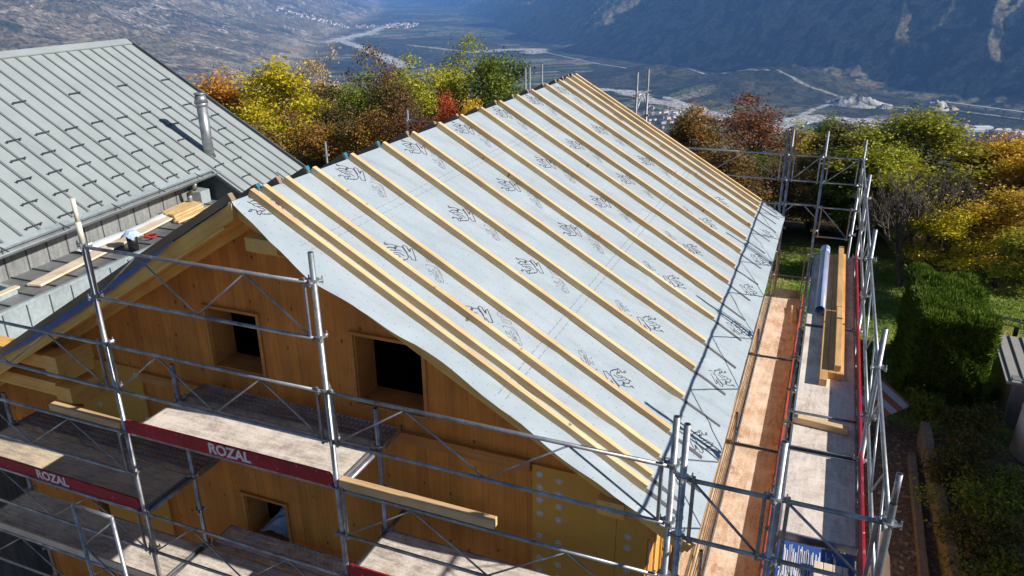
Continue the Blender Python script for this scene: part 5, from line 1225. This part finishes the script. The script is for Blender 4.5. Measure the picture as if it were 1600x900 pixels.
tk = mk('white_tank', MB().tube((9.3, 13.6, -6), (9.3, 13.6, -4.9), .75, .70, 28), 'white', smooth=True, bev=0); tag(tk, 'white water tank in front of the shed at the right edge', 'tank')
mk('lid', MB().tube((9.3,13.6,-4.895), (9.3,13.6,-4.80), .72, .30, 28), 'white', tk, smooth=True)
for k, (x, y) in enumerate([(8.45,16.95),(8.95,16.9)]):
    o = mk('fence_stub', MB().beam((x, 17.2, -6), (x, 17.2, -4.35), .1, .1, (1,0,0)), 'black', bev=.01); tag(o, ['left', 'right'][k]+' short black post behind the shed roof', 'post', 'black posts behind the shed')
o = mk('ground_pipe', MB().tube((8.2, 22.6, -5.86), (13, 19.6, -5.86), .035, n=8), 'steel', smooth=True); tag(o, 'thin grey pipe running over the grass right of the hedge', 'pipe')
lb = root('house_beyond_frame', 'shade giving house standing out of the picture to the right of the bank', 'house', (19, 3, -6))
mk('wall', MB().box(15, 23, -8, 14.4, -6.2, 0.8), 'white', lb)
mk('roof', MB().add([(14.5,-8.5,.8),(23.5,-8.5,.8),(23.5,14.8,.8),(14.5,14.8,.8),(19,-8.5,3.3),(19,14.8,3.3)], [(0,3,2,1),(0,1,4),(1,2,5,4),(2,3,5),(3,0,4,5)]), 'zinc', lb)

# ================================================================== FAR VALLEY: houses, halls, bridge, gravel heaps
def gz(x, y):
    return float(height(np.array([float(x)]), np.array([float(y)]))[0][0])
vh = []
for k, (rc_, wc) in enumerate([((.30,.13,.08),(.72,.70,.66)), ((.25,.22,.20),(.75,.74,.72)), ((.32,.20,.15),(.62,.58,.50))]):
    mb = MB(); mb.box(-6,6,-5,5,0,7); wm_ = mb.mesh('village_house'); 
    bm = bmesh.new(); bm.from_mesh(wm_)
    vs = [bm.verts.new(p) for p in ((-6.6,-5.6,6.8),(6.6,-5.6,6.8),(6.6,5.6,6.8),(-6.6,5.6,6.8),(-6.6,0,10.2),(6.6,0,10.2))]
    for f in ((0,1,5,4),(2,3,4,5),(0,4,3),(1,2,5),(0,3,2,1)):
        ff_ = bm.faces.new([vs[i] for i in f]); ff_.material_index = 1
    bmesh.ops.recalc_face_normals(bm, faces=bm.faces); bm.to_mesh(wm_); bm.free()
    wm_.materials.append(plain('far_wall', wc, .9, 0, .05, 1, 0)); wm_.materials.append(plain('far_roof', rc_, .9, 0, .05, 1, 0)); vh.append(wm_)
r7 = random.Random(21)
def village(cx, cy, sx, sy, n_, label, grp, ang=0, big=1.0):
    for i in range(n_):
        a, b2 = r7.gauss(0, sx), r7.gauss(0, sy); x = cx+a*math.cos(ang)-b2*math.sin(ang); y = cy+a*math.sin(ang)+b2*math.cos(ang)
        o = bpy.data.objects.new('village_house', vh[i % 3]); C.objects.link(o); s_ = r7.uniform(.8, 1.6)*big
        o.matrix_basis = T(x, y, gz(x, y)-1) @ Matrix.Rotation(r7.uniform(0, 3.1), 4, 'Z') @ Matrix.Scale(s_, 4); tag(o, label, 'house', grp)
village(-5650, 8000, 420, 120, 110, 'tiny pale house in the far village on the left valley slope', 'houses of the far left village', .5, 1.5)
village(-4900, 8500, 350, 90, 45, 'tiny pale house by the river far down the valley', 'houses by the far river', 2.0, 1.6)
village(-600, 3030, 90, 130, 60, 'small white house on the valley floor behind the high ladder frame', 'houses of the valley floor hamlet', .4, 1.0)
village(330, 3010, 330, 60, 60, 'small white house on the valley floor above the right hand trees', 'houses of the valley floor town', 0, 1.0)
hm = MB().box(-30,30,-14,14,0,9).mesh('industrial_hall'); hm.materials.append(plain('hall_white', (.68,.69,.70), .8, 0, .05, 1, 0))
for i, (x, y, a) in enumerate([(505,3130,.4),(560,3095,.4),(610,3060,.4),(470,3060,.3),(660,3110,.5),(-560,3060,.2),(230,3080,.1),(140,3040,.2)]):
    o = bpy.data.objects.new('industrial_hall', hm); C.objects.link(o); o.matrix_basis = T(x, y, gz(x, y)-1) @ Matrix.Rotation(a, 4, 'Z'); tag(o, 'long white industrial hall on the valley floor by the gravel works', 'hall', 'halls on the valley floor')
def heap(x, y, rx_, ry_, hh, lab, seed):
    nx_, nyy = 70, 60; X, Y = np.meshgrid(np.linspace(-1.25, 1.25, nx_), np.linspace(-1.25, 1.25, nyy)); z0 = gz(x, y)
    r_ = np.hypot(X*(1+.25*np.sin(Y*3+seed)), Y); gul = fbm(X*7+seed, Y*1.8, 4, seed, .55, True); lump = fbm(X*2.2+seed*3, Y*2.2, 3, seed+5)
    Z = hh*np.clip(1.15-r_*1.1, 0, 1)**.9*(.55+.9*lump) - hh*.30*(gul-.5)*np.clip(1.3-r_, 0, 1) - 4*(r_ > 1.02)
    me = bpy.data.meshes.new('gravel_hill'); co = np.stack([x+X*rx_, y+Y*ry_, z0-2+Z], -1).reshape(-1, 3)
    i, j = np.meshgrid(np.arange(nyy-1), np.arange(nx_-1), indexing='ij'); q = np.stack([i*nx_+j, i*nx_+j+1, (i+1)*nx_+j+1, (i+1)*nx_+j], -1).reshape(-1, 4)
    me.from_pydata(co.tolist(), [], q.tolist()); me.update()
    m_, n2, b2 = mat('pale_gravel', .95, 0, .05); nz = noise(n2, coords(n2), .018, 5)
    n2.links.new(ramp(n2, nz, [(.42, (.05,.055,.035)), (.50, (.36,.34,.31)), (.7, (.50,.48,.45))]), b2.inputs['Base Color'])
    o = put('gravel_hill', me, m_); tag(o, lab, 'gravel hill', 'bare gravel hills')
heap(95, 3560, 120, 80, 40, 'larger bare gravel hill with gullied flanks, above the far scaffold corner', 3)
heap(405, 3560, 60, 55, 38, 'pointed pale gravel hill left of the white viaduct', 4)
heap(205, 3520, 30, 30, 20, 'smallest gravel cone between the two larger ones', 6)
bd = root('viaduct', 'pale road viaduct crossing the valley floor at the far right', 'bridge', (600, 3400, -490))
mk('bridge_deck', MB().beam((430, 3580, -474), (900, 3200, -474), 14, 3.5), plain('pale_concrete', (.50,.48,.46), .9, 0, .05, .1, 0), bd)
for i in range(9):
    p = Vector((450, 3564, 0)).lerp(Vector((880, 3216, 0)), i/8); mk('pier', MB().box(p.x-3, p.x+3, p.y-3, p.y+3, -505, -475.8), 'zinc_wall', bd)
